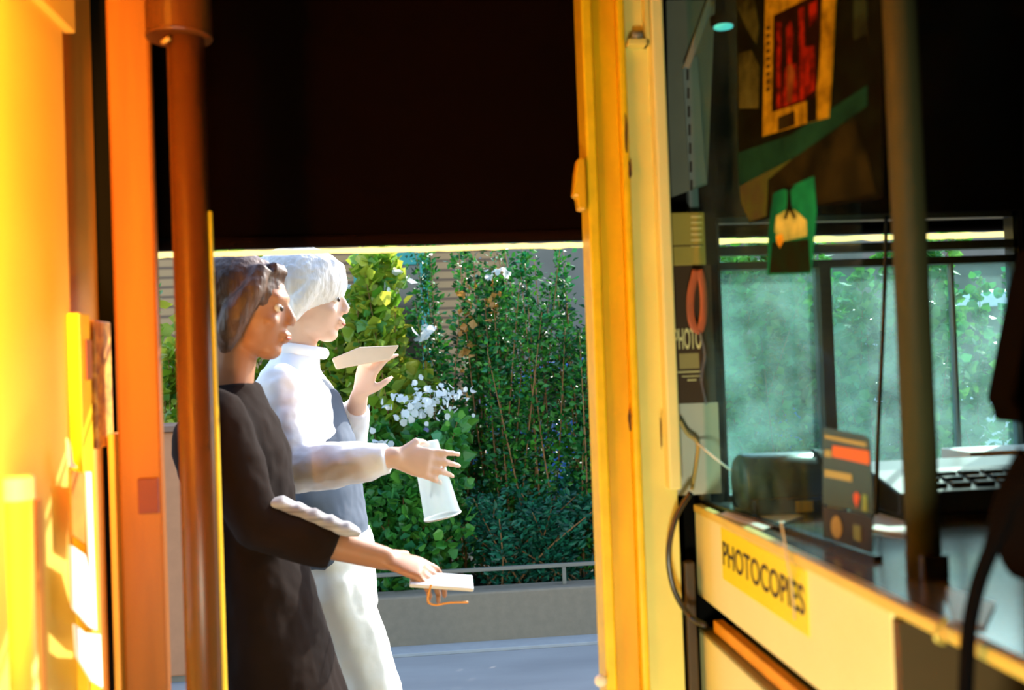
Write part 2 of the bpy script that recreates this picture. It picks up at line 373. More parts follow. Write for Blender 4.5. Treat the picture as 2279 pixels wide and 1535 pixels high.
link('cross_beam', bo, M['dark'], ct)
link('pull_rail', box(CX+.012, CX+.03, .9, atX(1598, 1400, CX+.02).y, .962, .984), M['orange'], ct, bevel=.002)
link('end_panel', box(CX+.001, CX+.5, 1.015, 1.03, .02, CZ-.02), mat('cabinet_end', (.07, .04, .008), .7), ct)
link('shelf_back', box(CX+.5, CX+.52, .1, 1.015, .02, CZ-.02), M['dark'], ct)
link('low_shelf', box(CX+.02, CX+.5, .1, 1.015, .98, 1.0), M['dark'], ct)
hk = atX(2105, 1402, CX-.006); link('hook', tube(BM(), curve_pts([(hk.x+.002, hk.y, hk.z+.012), (hk.x-.008, hk.y, hk.z+.002), (hk.x-.010, hk.y, hk.z-.008), (hk.x-.002, hk.y, hk.z-.012)], 4), .0025, 8), mat('brass', (.6, .5, .12), .4, .5), ct, smooth=True)
# sign
sg = thing('photocopies_sign', (CX, 1.45, 1.12), 'yellow sticker reading PHOTOCOPIES on the cream counter front', 'sign')
q = [atX(x, y, CX-.0008) for x, y in ((1604, 1168), (1795, 1268), (1793, 1406), (1603, 1284))]
y0s, y1s = q[0].y, q[1].y; zt, zb = 1.1665, 1.0805
link('backing', box(CX-.0012, CX, y1s, y0s, zb, zt), M['sign'], sg)
text_obj('lettering', 'PHOTOCOPIES', M['ink'], sg, (CX-.0013, y0s-.008, 1.105), (0, -1, 0), (0, 0, 1), y0s-y1s-.018, .040, bold=.012)
# pale tape curling over the sign
tp = [atX(x, y, CX-d) for x, y, d in ((1738, 1160, .004), (1745, 1200, .010), (1752, 1250, .012), (1760, 1290, .006), (1766, 1340, .003), (1768, 1378, .0025))]
bm = BM(); tube(bm, curve_pts(tp, 5), (.0006, .005), 8, up=(1, 0, 0)); tag(link('tape_strip', bm, mat('old_tape', (.75, .68, .40), .3, alpha=.75), smooth=True), 'pale curling strip of tape hanging over the PHOTOCOPIES sign', 'tape')
# dark twig by the counter edge
# ---- glass screen on the counter
gs = thing('glass_screen', (.545, 1.5, CZ), 'tall clear glass screen standing on the counter', 'glass screen')
gd = (G1-G0)
def gbox(bm, t0, t1, z0, z1, o0, o1):
    P = [G0+gd*t0+GN*o0, G0+gd*t1+GN*o0, G0+gd*t1+GN*o1, G0+gd*t0+GN*o1]
    return prism(bm, [Vector((p.x, p.y, z0)) for p in P], (0, 0, 1), z1-z0)
link('pane', gbox(BM(), 0, .66, CZ+.004, 2.45, -.002, .002), M['glass'], gs)
link('pane', gbox(BM(), .668, .985, CZ+.004, 2.45, -.002, .002), M['glass'], gs)
link('bottom_rail', gbox(BM(), 0, 1.0, CZ, CZ+.008, -.006, .006), M['blackgloss'], gs)
link('top_rail', gbox(BM(), 0, 1.0, 2.43, 2.45, -.008, .008), M['dark'], gs)
# ---- cream post on the counter
pb = atZ(2062, 1285, CZ)
po = thing('support_post', (pb.x, pb.y, CZ), 'dull cream round post standing on the counter at the end of the glass screen', 'post')
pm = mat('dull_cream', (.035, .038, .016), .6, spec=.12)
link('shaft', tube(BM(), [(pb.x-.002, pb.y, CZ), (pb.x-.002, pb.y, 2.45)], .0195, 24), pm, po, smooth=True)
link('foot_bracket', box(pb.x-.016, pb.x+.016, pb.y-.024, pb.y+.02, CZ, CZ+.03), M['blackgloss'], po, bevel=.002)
# ---- things on the front wall between door jamb and glass
def wallbox(x0, x1, y0, y1, Y, th):   # pixel rect on inner face of the front wall
    a = atY(x0, (y0+y1)/2, Y); b = atY(x1, (y0+y1)/2, Y); m1 = atY((x0+x1)/2, y0, Y).z; m2 = atY((x0+x1)/2, y1, Y).z
    return box(a.x, b.x, Y, Y+th, m2, m1)
YW = 1.765
ws = thing('slotted_wall_strip', atY(1540, 300, YW), 'grey slotted metal shelf upright on the wall right of the door jamb', 'shelf upright')
o = link('upright', prism(BM(), [atY(x, y, YW) for x, y in ((1484, 0), (1592, 0), (1574, 410), (1490, 440))], (0, 1, 0), .01), M['greyp'], ws)
link('channel', prism(BM(), [atY(x, y, YW-.006) for x, y in ((1520, 150), (1552, 120), (1573, 405), (1536, 418))], (0, 1, 0), .006), M['steel'], ws, bevel=.001)
for i in range(7):
    yc = 168+i*41
    link('slot', prism(BM(), [atY(x, y, YW-.0068) for x, y in ((1528+i*1.4, yc-14), (1533+i*1.4, yc-14), (1533+i*1.4, yc+10), (1528+i*1.4, yc+10))], (0, 1, 0), .0012), M['ink'], ws)
tag(link('diagonal_bracket', prism(BM(), [atY(x, y, YW-.03) for x, y in ((1521, 150), (1536, 150), (1600, -20), (1582, -20))], (0, 1, 0), .008), M['steel'], bevel=.001), 'pale diagonal metal bracket above the slotted wall strip', 'bracket')
yb = thing('yellow_wall_box', atY(1525, 530, 1.74), 'dull yellow vented box on the wall above the brown PHOTO poster', 'box')
link('case', wallbox(1484, 1570, 472, 590, 1.755, .03), mat('dull_yellow', (.38, .30, .05), .6), yb, bevel=.002)
for i in range(6): link('vent_slot', wallbox(1538, 1562, 480+i*13, 484+i*13, 1.7535, .002), mat('pale_slot', (.7, .62, .25), .6), yb)
link('seam', wallbox(1484, 1564, 546, 548, 1.7535, .002), M['chip'], yb)
# brown PHOTO poster
pp = thing('photo_poster', atY(1535, 740, 1.75), 'dark brown poster reading PHOTO on the wall beside the glass', 'poster')
link('sheet', wallbox(1492, 1588, 590, 897, 1.758, .0015), mat('brown_print', (.06, .032, .012), .45), pp)
cr = mat('cream_print', (.80, .72, .32), .6)
p0 = atY(1502, 778, 1.757); p1 = atY(1562, 778, 1.757)
text_obj('title', 'PHOTO', cr, pp, (p0.x, 1.7575, p0.z), (1, 0, 0), (0, 0, 1), p1.x-p0.x, .038, bold=.02)
link('text_block', wallbox(1512, 1556, 786, 820, 1.7572, .0006), mat('ochre_print', (.38, .30, .10), .6), pp)
for (xa, xb, ya, yb2) in ((1500, 1560, 826, 829), (1518, 1560, 836, 838), (1530, 1550, 844, 847)): link('text_line', wallbox(xa, xb, ya, yb2, 1.7572, .0006), cr, pp)
bm = BM(); tube(bm, curve_pts([atY(x, y, 1.74) for x, y in ((1550, 600), (1537, 660), (1540, 715), (1556, 735), (1566, 700), (1565, 640), (1556, 600))], 6), (.0012, .0075), 10, up=(0, 1, 0))
tag(link('orange_ribbon', bm, mat('orange_ribbon_cloth', (.34, .10, .04), .5), smooth=True), 'orange looped ribbon hanging in front of the brown PHOTO poster', 'ribbon')
bm = BM(); tube(bm, curve_pts([atY(x, y, 1.742) for x, y in ((1556, 735), (1568, 790), (1560, 840), (1572, 900))], 5), [(.002, .005)]*6+[(.003, .008)]*5+[(.002, .004)]*5, 10, up=(1, 0, 0))
tag(link('clear_wrapper', bm, glassmat('wrapper', (.75, .78, .85), .16, (.6, .65, .75)), smooth=True), 'crumpled clear plastic wrapper hanging below the orange ribbon', 'plastic wrapper')
tag(link('pale_board', wallbox(1498, 1602, 897, 1100, 1.762, .004), mat('grey_board', (.52, .54, .45), .7)), 'pale grey board on the wall below the brown PHOTO poster', 'board')
gp = BM(); a = atY(1563, 700, 1.75)
bx(gp, a.x-.008, a.x+.010, 1.775, 1.795, CZ, 2.3); tag(link('grey_upright', gp, mat('blue_grey_paint', (.14, .18, .19), .5), bevel=.002), 'slim blue grey upright bar behind the front edge of the glass', 'upright bar')
# curled cable against the pale board
bm = BM(); tube(bm, curve_pts([atY(x, y, 1.745) for x, y in ((1512, 935), (1530, 965), (1552, 985), (1550, 1030), (1540, 1090))], 6), .0035, 8)
tag(link('yellowed_cable', bm, mat('yellowed_plastic', (.45, .33, .09), .5), smooth=True), 'yellowed cable curling down in front of the pale board', 'cable')
bm = BM(); tube(bm, curve_pts([atY(1552, 985, 1.745), atY(1590, 1018, 1.70)+Vector((.0, 0, 0)), atY(1628, 1048, 1.72)], 6), .0018, 8)
tag(link('thin_wire', bm, M['white'], smooth=True), 'thin white wire running from the yellowed cable to the black machine', 'wire')
bm = BM(); tube(bm, curve_pts([atY(x, y, Y) for x, y, Y in ((1538, 1095, 1.715), (1505, 1150, 1.715), (1488, 1230, 1.715), (1500, 1310, 1.715), (1535, 1370, 1.70), (1570, 1392, 1.66))], 8), .0052, 10)
tag(link('black_cable', bm, M['blackgloss'], smooth=True), 'thick black cable curving down the gap between door jamb and counter', 'cable')
tag(link('gap_shade', box(.468, .486, 1.745, 1.765, 0, atY(1527, 1250, 1.75).z), mat('gap_shade_tint', (.03, .02, .008), .6), bevel=.003), 'narrow dark brown strip painting the shade in the gap left of the counter front', 'strip')  # dark strip paints the shade in the gap, no pipe there

# ---- posters on the glass
def gpoly(pix, off, th=.0008): return prism(BM(), [atG(x, y, off) for x, y in pix], GN, th)
ps = thing('landscape_poster', atG(1800, 250, .003), 'large dim poster of hills and a road taped to the upper glass', 'poster')
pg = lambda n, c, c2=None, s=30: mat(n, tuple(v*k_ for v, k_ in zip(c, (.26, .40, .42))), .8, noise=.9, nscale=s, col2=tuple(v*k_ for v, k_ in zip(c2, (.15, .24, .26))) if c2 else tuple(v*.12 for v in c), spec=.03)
link('sheet', gpoly(((1640, -60), (1962, -60), (1966, 440), (1790, 465), (1668, 497), (1650, 430), (1643, 300)), .003), pg('dark_print', (.010, .012, .005)), ps)
link('printed_road', gpoly(((1642, 340), (1760, 300), (1930, 190), (1930, 235), (1770, 350), (1645, 415)), .0042, .0003), pg('teal_print', (.02, .11, .075), (.01, .05, .04), 9), ps)
link('printed_field', gpoly(((1645, 415), (1765, 352), (1710, 400), (1706, 480), (1668, 494), (1650, 450)), .0042, .0003), pg('green_print', (.16, .20, .035), (.20, .09, .10), 12), ps)
link('printed_trees', gpoly(((1765, 352), (1900, 262), (1928, 330), (1950, 430), (1830, 452), (1716, 470), (1712, 400)), .0042, .0003), pg('brown_print2', (.05, .035, .012), (.008, .01, .004), 16), ps)
link('printed_wall', gpoly(((1643, 120), (1672, 110), (1690, 150), (1688, 240), (1645, 242)), .0042, .0003), pg('ochre_wall_print', (.20, .17, .05), (.05, .04, .01), 20), ps)
link('printed_sky', gpoly(((1900, -40), (1930, -40), (1930, 75), (1900, 90)), .0042, .0003), pg('sage_print', (.05, .07, .04)), ps)
link('printed_tree', gpoly(((1640, -40), (1672, -40), (1690, 60), (1684, 100), (1660, 60), (1642, 20)), .0042, .0003), pg('tree_print', (.11, .10, .03), (.01, .01, .003), 30), ps)
pk = thing('framed_print', atG(1770, 150, .006), 'yellow bordered print of red figures stuck over the landscape poster', 'picture')
link('yellow_border', gpoly(((1704, -5), (1720, -20), (1863, -40), (1852, 180), (1846, 262), (1790, 276), (1698, 304)), .0052, .0008), pg('yellow_border_print', (1.0, .50, .02), (.55, .26, .01), 40), pk)
link('dark_print', gpoly(((1722, 35), (1830, -20), (1824, 140), (1816, 218), (1718, 250)), .0062, .0003), pg('night_print', (.03, .008, .004)), pk)
link('dark_corner', gpoly(((1732, 262), (1768, 246), (1770, 278), (1732, 292)), .0062, .0003), pg('grey_corner', (.05, .035, .01)), pk)
link('right_dark_patch', gpoly(((1796, 216), (1818, 214), (1818, 268), (1796, 274)), .0062, .0003), pg('grey_corner2', (.012, .008, .004)), pk)  # dark patch at the right of the print
redm = pg('red_print', (.60, .022, .006), (.08, .005, .003), 60)
for i, pxs in enumerate((((1729, 50), (1739, 48), (1738, 242), (1729, 246)), ((1750, 60), (1760, 45), (1766, 70), (1762, 150), (1752, 150)), ((1748, 150), (1772, 140), (1776, 225), (1740, 240)), ((1778, 20), (1790, 15), (1792, 222), (1780, 226)), ((1792, 105), (1812, 100), (1814, 200), (1794, 215)), ((1800, 10), (1818, 0), (1818, 40), (1802, 60)))):
    link('red_figure', gpoly(pxs, .0066, .0003), redm, pk)
link('pale_figure', gpoly(((1752, 150), (1760, 140), (1768, 160), (1762, 225), (1752, 230)), .0070, .0003), pg('orange_print', (.5, .14, .03)), pk)
for i in range(9): link('printed_mark', gpoly(((1706, 60+i*17), (1714, 58+i*17), (1714, 64+i*17), (1706, 68+i*17)), .0062, .0003), pg('mark', (.06, .035, .01)), pk)
# card below the poster
cd = thing('tower_postcard', atG(1760, 500, .006), 'small green postcard with a slim dark tower against a glowing yellow sky', 'postcard')
link('sheet', gpoly(((1722, 430), (1812, 392), (1818, 470), (1806, 608), (1708, 612), (1712, 500)), .0052, .0008), pg('emerald_print', (.02, .50, .26), (.008, .24, .16), 14), cd)
link('printed_glow', gpoly(((1745, 470), (1758, 460), (1775, 472), (1795, 490), (1796, 525), (1740, 538), (1724, 515), (1728, 480)), .0062, .0003), pg('glow_print', (2.2, 1.5, .35), (1.2, 1.1, .3), 40), cd)
link('printed_tower', gpoly(((1742, 418), (1770, 412), (1759, 424), (1761, 455), (1772, 486), (1766, 486), (1757, 468), (1750, 488), (1745, 488), (1752, 455), (1753, 424)), .0066, .0003), pg('tower_print', (.02, .025, .012)), cd)
link('printed_ground', gpoly(((1718, 540), (1800, 532), (1804, 604), (1712, 608)), .0062, .0003), pg('ground_print', (.012, .04, .02), (.05, .03, .008), 25), cd)
link('printed_lamp', gpoly(((1727, 525), (1741, 520), (1744, 535), (1736, 552), (1729, 540)), .0068, .0003), pg('lamp_print', (3, 1.1, .05)), cd)
# payment sticker
st = thing('payment_sticker', atG(1885, 1090, .004), 'blue grey sticker with orange band and card symbols low on the glass', 'sticker')
link('upper_card', gpoly(((1832, 950), (1925, 968), (1935, 975), (1938, 985), (1945, 1145), (1832, 1122)), .003), mat('petrol_print', (.02, .07, .10), .4), st)
link('lower_card', gpoly(((1832, 1126), (1943, 1150), (1942, 1232), (1834, 1196)), .003), mat('ink_print', (.008, .010, .010), .4), st)
link('orange_band', gpoly(((1853, 991), (1934, 1003), (1935, 1034), (1853, 1016)), .0045, .0005), mat('orange_print_b', (.75, .16, .02), .5), st)
og = mat('olive_print', (.34, .34, .12), .6)
for pxs in (((1836, 967), (1928, 985), (1928, 994), (1836, 975)), ((1836, 1000), (1850, 1002), (1850, 1018), (1836, 1015)), ((1836, 1044), (1896, 1055), (1896, 1072), (1836, 1060)),): link('text_block', gpoly(pxs, .0045, .0005), og, st)
link('orange_heart', gpoly(((1900, 1100), (1907, 1094), (1914, 1104), (1908, 1130), (1901, 1115)), .0045, .0005), mat('heart_print', (.75, .12, .03), .5), st)
link('green_mark', gpoly(((1920, 1100), (1930, 1102), (1930, 1140), (1920, 1136)), .0045, .0005), mat('green_print_b', (.2, .38, .10), .5), st)
bm = BM(); c0 = [atG(1862+12*math.cos(k*PI/12), 1173+25*math.sin(k*PI/12)+3*math.cos(k*PI/12), .0045) for k in range(24)]
prism(bm, c0, GN, .0005); link('round_mark', bm, og, st)
link('green_mark', gpoly(((1900, 1166), (1916, 1170), (1916, 1206), (1900, 1200)), .0045, .0005), mat('green_print_c', (.12, .22, .12), .5), st)

# ---- things on the counter behind the glass
mc = thing('black_machine', (.64, 1.68, CZ), 'glossy dark blue rounded desk machine behind the lower left of the glass', 'machine')
a, b = atY(1642, 1010, 1.66), atY(1812, 1010, 1.66)
zz = CZ+.052
link('drum', tube(BM(), [(a.x, 1.66, zz), (a.x+.006, 1.66, zz), (b.x+.01, 1.66, zz), (b.x+.014, 1.66, zz)], [.044, .048, .048, .044], 40), mat('navy_gloss', (.015, .06, .11), .28), mc, smooth=True)
link('side_cap', tube(BM(), [(b.x-.004, 1.655, zz), (b.x+.03, 1.655, zz)], [.051, .051], 28), M['blackgloss'], mc)
link('base', box(a.x+.005, b.x+.03, 1.60, 1.72, CZ, CZ+.03), M['blackgloss'], mc, bevel=.004)
for i in range(2): link('label_plate', box(a.x+.075+i*.055, a.x+.105+i*.055, 1.5985, 1.6005, CZ+.006, CZ+.024), mat('ochre_label', (.5, .42, .12), .6), mc)
rg = thing('cash_register', (.90, 1.58, CZ), 'dark cash register on the counter right of the cream post', 'cash register')
bb = BM(); prism(bb, [Vector((.74, y, z)) for y, z in ((1.48, CZ+.01), (1.48, CZ+.045), (1.58, CZ+.070), (1.68, CZ+.075), (1.68, CZ+.01))], (1, 0, 0), .42)
link('body', bb, mat('register_black', (.012, .016, .018), .35), rg, bevel=.004)
link('drawer', box(.745, 1.155, 1.47, 1.67, CZ, CZ+.012), M['blackgloss'], rg)
for r in range(3):
    for c in range(6): link('key', box(.80+c*.04, .83+c*.04, 1.50+r*.022, 1.516+r*.022, CZ+.046+r*.0056, CZ+.056+r*.0056), mat('key_grey', (.05, .06, .06), .5), rg)
wp = BM(); prism(wp, [atZ(x, y, CZ+.001) for x, y in ((1938, 1180), (1950, 1140), (2050, 1165), (2035, 1196))], (0, 0, 1), .003)
tag(link('white_notepad', wp, M['white']), 'white sheet of paper lying on the counter behind the cream post', 'paper')
wp = BM(); prism(wp, [Vector(p) for p in ((.60, 1.70, CZ+.0005), (.70, 1.72, CZ+.0005), (.71, 1.775, CZ+.0005), (.59, 1.77, CZ+.0005))], (0, 0, 1), .003)
tag(link('white_flyer', wp, M['white']), 'white flyer on the counter at the foot of the front window', 'paper')
wp = BM()
prism(wp, [Vector(p) for p in ((.98, 1.69, CZ+.001), (1.20, 1.69, CZ+.001), (1.20, 1.79, CZ+.001), (.98, 1.79, CZ+.001))], (0, 0, 1), .080)
tag(link('paper_stack', wp, M['white'], bevel=.002), 'stack of bright white paper on the counter under the right window', 'paper stack')
tag(link('counter_sheet', prism(BM(), [atZ(x, y, CZ+.001) for x, y in ((1605, 1145), (1700, 1180), (1790, 1150), (1660, 1120))], (0, 0, 1), .002), M['white']), 'thin white sheet on the counter in front of the black machine', 'paper')
tag(link('counter_reflection', prism(BM(), [atZ(x, y, CZ+.001) for x, y in ((2105, 1310), (2215, 1345), (2190, 1400), (2120, 1385))], (0, 0, 1), .002), mat('pale_reflection_tint', (.30, .36, .38), .35)), 'pale blue painted window reflection on the counter near the black strap', 'painted reflection')  # window sheen on the countertop, painted as a flat sheet
# loop of black cable hanging over the window, behind the glass
bm = BM(); tube(bm, curve_pts([atY(x, y, 1.55) for x, y in ((1972, 480), (1970, 600), (1962, 800), (1953, 1000), (1950, 1190))], 6), .0035, 8)
tag(link('hanging_wire', bm, M['blackgloss'], smooth=True), 'thin black wire hanging down in front of the window left of the cream post', 'wire')
# small ceiling light seen through the glass
cl = thing('ceiling_light', (0, 0, 0), 'small oval cyan ceiling light glowing in the dark upper right', 'ceiling light')
pcl = atY(1610, 63, 1.66); cl.location = pcl
link('housing', lathe(BM(), (pcl.x, pcl.y, pcl.z+.004), [(.018, 0), (.022, .004), (.022, .016), (.010, .02)]), M['dark'], cl, smooth=True)
link('lens', lathe(BM(), (pcl.x, pcl.y, pcl.z-.001), [(.010, 0), (.0165, .002), (.0165, .006)]), emis('cyan_lens', (.08, .55, .55), .9), cl, smooth=True)
link('stem', tube(BM(), [pcl+Vector((0, 0, .02)), Vector((pcl.x, pcl.y, 2.45))], .003, 8), M['dark'], cl)
# black things at far right
bk = thing('black_jacket', atY(2260, 750, 1.1), 'black cloth jacket hanging at the right edge in front of the window', 'jacket')
bb = BM(); prism(bb, [atY(x, y, 1.10) for x, y in ((2262, 560), (2420, 520), (2420, 1010), (2330, 990), (2262, 938), (2208, 934), (2205, 905), (2192, 890), (2215, 770), (2245, 620))], (0, -1, 0), .05)
bmesh.ops.subdivide_edges(bb, edges=bb.edges[:], cuts=1)
link('cloth', bb, M['black'], bk, bevel=.008)
link('hanging_loop', tube(BM(), curve_pts([atY(2300, 545, 1.12), atY(2290, 300, 1.12), atY(2300, -80, 1.12)], 4), .006, 8), M['black'], bk)
bm = BM(); pts = curve_pts([atX(x, y, X) for x, y, X in ((2300, 1020, .52), (2245, 1110, .505), (2215, 1200, .495), (2180, 1290, .488), (2158, 1390, .485), (2152, 1480, .483), (2148, 1600, .483))], 6)
tube(bm, pts, [(.006, .022-.014*min(1, i/14)) for i in range(len(pts))], 12, up=(1, 0, 0))
tag(link('black_strap', bm, M['black'], smooth=True), 'black strap hanging over the counter edge at lower right', 'strap')
bb = BM(); prism(bb, [atX(x, y, .56) for x, y in ((2400, 1000), (2279, 1045), (2225, 1100), (2200, 1160), (2208, 1240), (2240, 1290), (2400, 1330))], (1, 0, 0), .06)
tag(link('black_bag', bb, M['black'], bevel=.012), 'soft black bag slumped on the counter at the right edge', 'bag')
# wicker basket on the low shelf
bp = (.62, .86, 1.0)
wb = thing('wicker_basket', bp, 'brown wicker basket on the dark shelf under the counter', 'basket')
bm = BM()
for k in range(9):
    z = 1.002+.012*k; r = .075+.0018*k
    tube(bm, [Vector((bp[0]+r*math.cos(t_*2*PI/24)*1.0, bp[1]+r*math.sin(t_*2*PI/24), z+.003*(-1)**t_)) for t_ in range(25)], .006, 6, cap=True)
link('weave', bm, mat('wicker', (.32, .17, .05), .7), wb, smooth=True)
link('base', lathe(BM(), (bp[0], bp[1], 1.0), [(.072, 0), (.076, .008)]), mat('wicker_base', (.25, .13, .04), .8), wb)

# ================================================================== LEFT SIDE
# round pole with collar
PY = 1.60
pcx = (atY(417, 700, PY).x+atY(428, 700, PY).x)/2-.0+atY(0, 0, PY).x*0
pl_, pr_ = atY(390, 700, PY).x, atY(473, 700, PY).x
pc, prd = (pl_+pr_)/2, (pr_-pl_)/2
rp = thing('round_pole', (pc, PY, 0), 'round pole painted with orange brown leak glow standing just inside the doorway', 'pole')
link('shaft', tube(BM(), [(pc, PY, 0), (pc, PY, 2.45)], prd, 32), M['pole'], rp, smooth=True)
zc = atY(400, 68, PY-.04).z; c2 = atY(398, 60, PY).x
cv = lathe(BM(), (c2, PY, zc), [(.050, 0), (.0515, .003), (.050, .006), (.050, 2.45-zc-.001)], 32)
link('collar', cv, M['pole'], rp, smooth=False)
cp = atY(366, 94, PY-.02); link('clip', tube(BM(), [(cp.x-.003, PY-.02, cp.z), (cp.x+.010, PY-.03, cp.z+.003)], .004, 8), mat('amber_clip', (.8, .5, .1), .3), rp, smooth=True)
link('edge_light_strip', box(pr_-.004, pr_+.004, PY-.006, PY+.006, 0, atY(478, 540, PY).z+.05), M['yellow2'], rp, bevel=.002)  # rim light on the pole, painted as a bright strip
# tall narrow things along the left wall
def wbar(name, x0, x1, yt, yb_, X, m, th=.02, parent=None, bevel=.002):
    """upright bar on the left wall at X between two pixel columns"""
    ya = atX(x0, (yt+yb_)/2, X).y; yb2 = atX(x1, (yt+yb_)/2, X).y; xm = (x0+x1)/2
    return link(name, box(X-th, X, ya, yb2, max(.002, atX(xm, yb_, X).z), atX(xm, yt, X).z), m, parent, bevel=bevel)
X1 = -.530
tag(wbar('yellow_batten', 188, 212, 700, 1560, -.503, M['yellow2'], .030), 'bright yellow upright batten on the left wall', 'batten')
tag(wbar('leaf_reflection', 214, 250, 715, 995, -.508, mat('amber_reflection_tint', (.85, .42, .05), .5, noise=1, nscale=60, col2=(.35, .12, .02)), .022), 'mottled amber painted foliage reflection beside the yellow batten', 'notice')  # amber mottling paints the reflection of foliage
tag(wbar('dark_label', 192, 206, 756, 845, -.500, mat('rust_label', (.35, .10, .01), .6), .003), 'small rust brown label on the yellow batten', 'label')
nw = thing('sunpatch', atX(190, 1400, X1), 'white painted newspaper hanging on the left wall in the sun', 'sunpatch')  # white shapes paint the sunlit patches on the wall
def lpoly(pix, X, th=.003): return prism(BM(), [atX(x, y, X) for x, y in pix], (1, 0, 0), -th)
link('upper_patch', lpoly(((158, 1212), (190, 1235), (206, 1300), (216, 1400), (200, 1395), (163, 1352)), -.494), M['white'], nw)
link('lower_patch', lpoly(((166, 1388), (190, 1408), (224, 1412), (229, 1530), (205, 1515), (172, 1460)), -.490), M['white'], nw)
link('side_patch', lpoly(((192, 1050), (203, 1050), (216, 1402), (206, 1402)), -.497), M['white'], nw)
tag(link('sun_fleck', lpoly(((151, 975), (158, 990), (163, 1030), (172, 1040), (155, 1038)), -.498), M['white']), 'tiny white painted sun fleck on the left wall above the newspaper', 'painted sun fleck')  # white sliver paints a small spot of sunlight
tag(link('dark_magazine', lpoly(((158, 1045), (190, 1055), (190, 1210), (162, 1190)), -.499), mat('orange_cover', (.70, .28, .03), .5, noise=.8, nscale=40)), 'orange magazine hanging above the white newspaper', 'magazine')
# standing roll at the far left
rl2 = thing('upright_roll', atX(48, 1535, -.50), 'tall yellow roll with a pale cap standing at the far left', 'roll')
rY = atX(48, 1300, -.49); rz = atX(48, 1062, -.49).z; rz2 = atX(48, 1110, -.49).z
link('tube', tube(BM(), [(-.490, rY.y, 0), (-.490, rY.y, rz2)], .016, 20), mat('lemon_paper', (.95, .80, .14), .6), rl2, smooth=True)
link('cap', tube(BM(), [(-.490, rY.y, rz2), (-.490, rY.y, rz), (-.490, rY.y, rz+.003)], [.018, .018, .015], 20), mat('pale_cap', (.95, .8, .5), .5), rl2, smooth=False)
tag(link('wall_strip', box(-.52, -.506, atX(85, 1300, -.506).y, atX(100, 1300, -.506).y, 0, atX(90, 1110, -.506).z), M['leak_or'], bevel=.002), 'slim orange strip on the left wall next to the upright roll', 'strip')

# ================================================================== PLANTS
import numpy as np
npr = np.random.RandomState(5)
def leaves(pos, size, kind='diamond', droop=.3, aspect=.45, dirs=None):
    """one mesh of leaves: pos (N,3)"""
    N = len(pos); V = []; Fc = []
    shp = {'diamond': [(0, 0), (.45, .5), (1, 0), (.45, -.5)], 'broad': [(0, 0), (.15, .42), (.55, .5), (1, 0), (.55, -.5), (.15, -.42)], 'fine': [(0, 0), (.5, .5), (1, 0), (.5, -.5)]}[kind]
    s = size*(.6+.8*npr.rand(N))
    for i in range(N):
        if dirs is not None: d = dirs[i]+.45*npr.randn(3)
        else: d = npr.randn(3); d[2] -= droop
        d = d/np.linalg.norm(d); u = npr.randn(3); sd = np.cross(d, u); sd /= np.linalg.norm(sd); nn = np.cross(sd, d)
        b0 = len(V)
        for (a, b) in shp:
            V.append(pos[i]+d*a*s[i]+sd*b*s[i]*aspect*2+nn*(-abs(b)*.25*s[i])*(1 if a else 0))
        Fc.append(tuple(range(b0, b0+len(shp))))
    return V, Fc
def mesh_obj(name, V, Fc, m, parent):
    me = bpy.data.meshes.new(name); me.from_pydata([tuple(v) for v in V], [], Fc); me.materials.append(m)
    o = bpy.data.objects.new(name, me); C.objects.link(o); o.parent = parent; o.matrix_parent_inverse = parent.matrix_basis.inverted(); return o
LM = dict(
  deep=leafmat('deep_green_leaf', [(.002, .030, .008), (.008, .12, .015), (.07, .30, .02), (.012, .20, .08)], .35, .3),
  mid=leafmat('mid_green_leaf', [(.02, .13, .02), (.05, .26, .03), (.13, .36, .04), (.05, .30, .13)], .3, .4),
  lime=leafmat('lime_leaf', [(.10, .30, .02), (.30, .45, .03), (.50, .50, .05), (.10, .36, .08)], .3, .5),
  conifer=leafmat('blue_green_leaf', [(.005, .06, .035), (.01, .13, .06), (.02, .20, .09)], .4, .25),
  white=leafmat('glint_white', [(.80, .85, .85), (.9, .9, .85)], .5, .5),  # white paints sun glints on glossy leaves
  rust=leafmat('rust_leaf', [(.45, .18, .03), (.55, .28, .06)], .5, .4),
)
def shrub(name, label, cx, cy, w_, d_, h_, nst, nl, lm, size, kind='diamond', upright=.8, aspect=.45, z0=.2, group='shrubs in the planter', extra=None, cat='shrub', lean=0):
    root = thing(name, (cx, cy, z0), label, cat, group)
    sb = BM(); P = []; D = []
    for s_ in range(nst):
        bxp = cx+rnd.uniform(-.3, .3)*w_; byp = cy+rnd.uniform(-.3, .3)*d_
        tx = cx+rnd.uniform(-.5, .5)*w_+lean; ty = cy+rnd.uniform(-.5, .5)*d_; hz = h_*rnd.uniform(.6, 1.0)
        pts = curve_pts([(bxp, byp, z0), (bxp*.6+tx*.4+rnd.uniform(-.05, .05), byp*.6+ty*.4, z0+hz*.45), (tx, ty, z0+hz)], 7)
        tube(sb, pts, [.008*(1-.75*i/(len(pts)-1)) for i in range(len(pts))], 5)
        k = nl//nst
        for _ in range(k):
            t_ = npr.rand()**upright*.98+.02; ii = t_*(len(pts)-1); a = int(ii); p = pts[a].lerp(pts[min(a+1, len(pts)-1)], ii-a)
            r = abs(npr.randn())*.075*(1.15-t_*.6)*max(.7, w_); an = npr.rand()*2*PI
            P.append(np.array([p.x+r*math.cos(an), p.y+r*math.sin(an), p.z+npr.randn()*.03])); D.append(np.array([math.cos(an), math.sin(an), .35]))
    link('stems', sb, M['stem'], root, smooth=True)
    V, Fc = leaves(np.array(P), size, kind, dirs=D, aspect=aspect); mesh_obj('foliage', V, Fc, LM[lm], root)
    if extra:
        for (nm, mk, pts_, sz, kd) in extra:
            V, Fc = leaves(np.array(pts_), sz, kd); mesh_obj(nm, V, Fc, LM[mk], root)
    return root
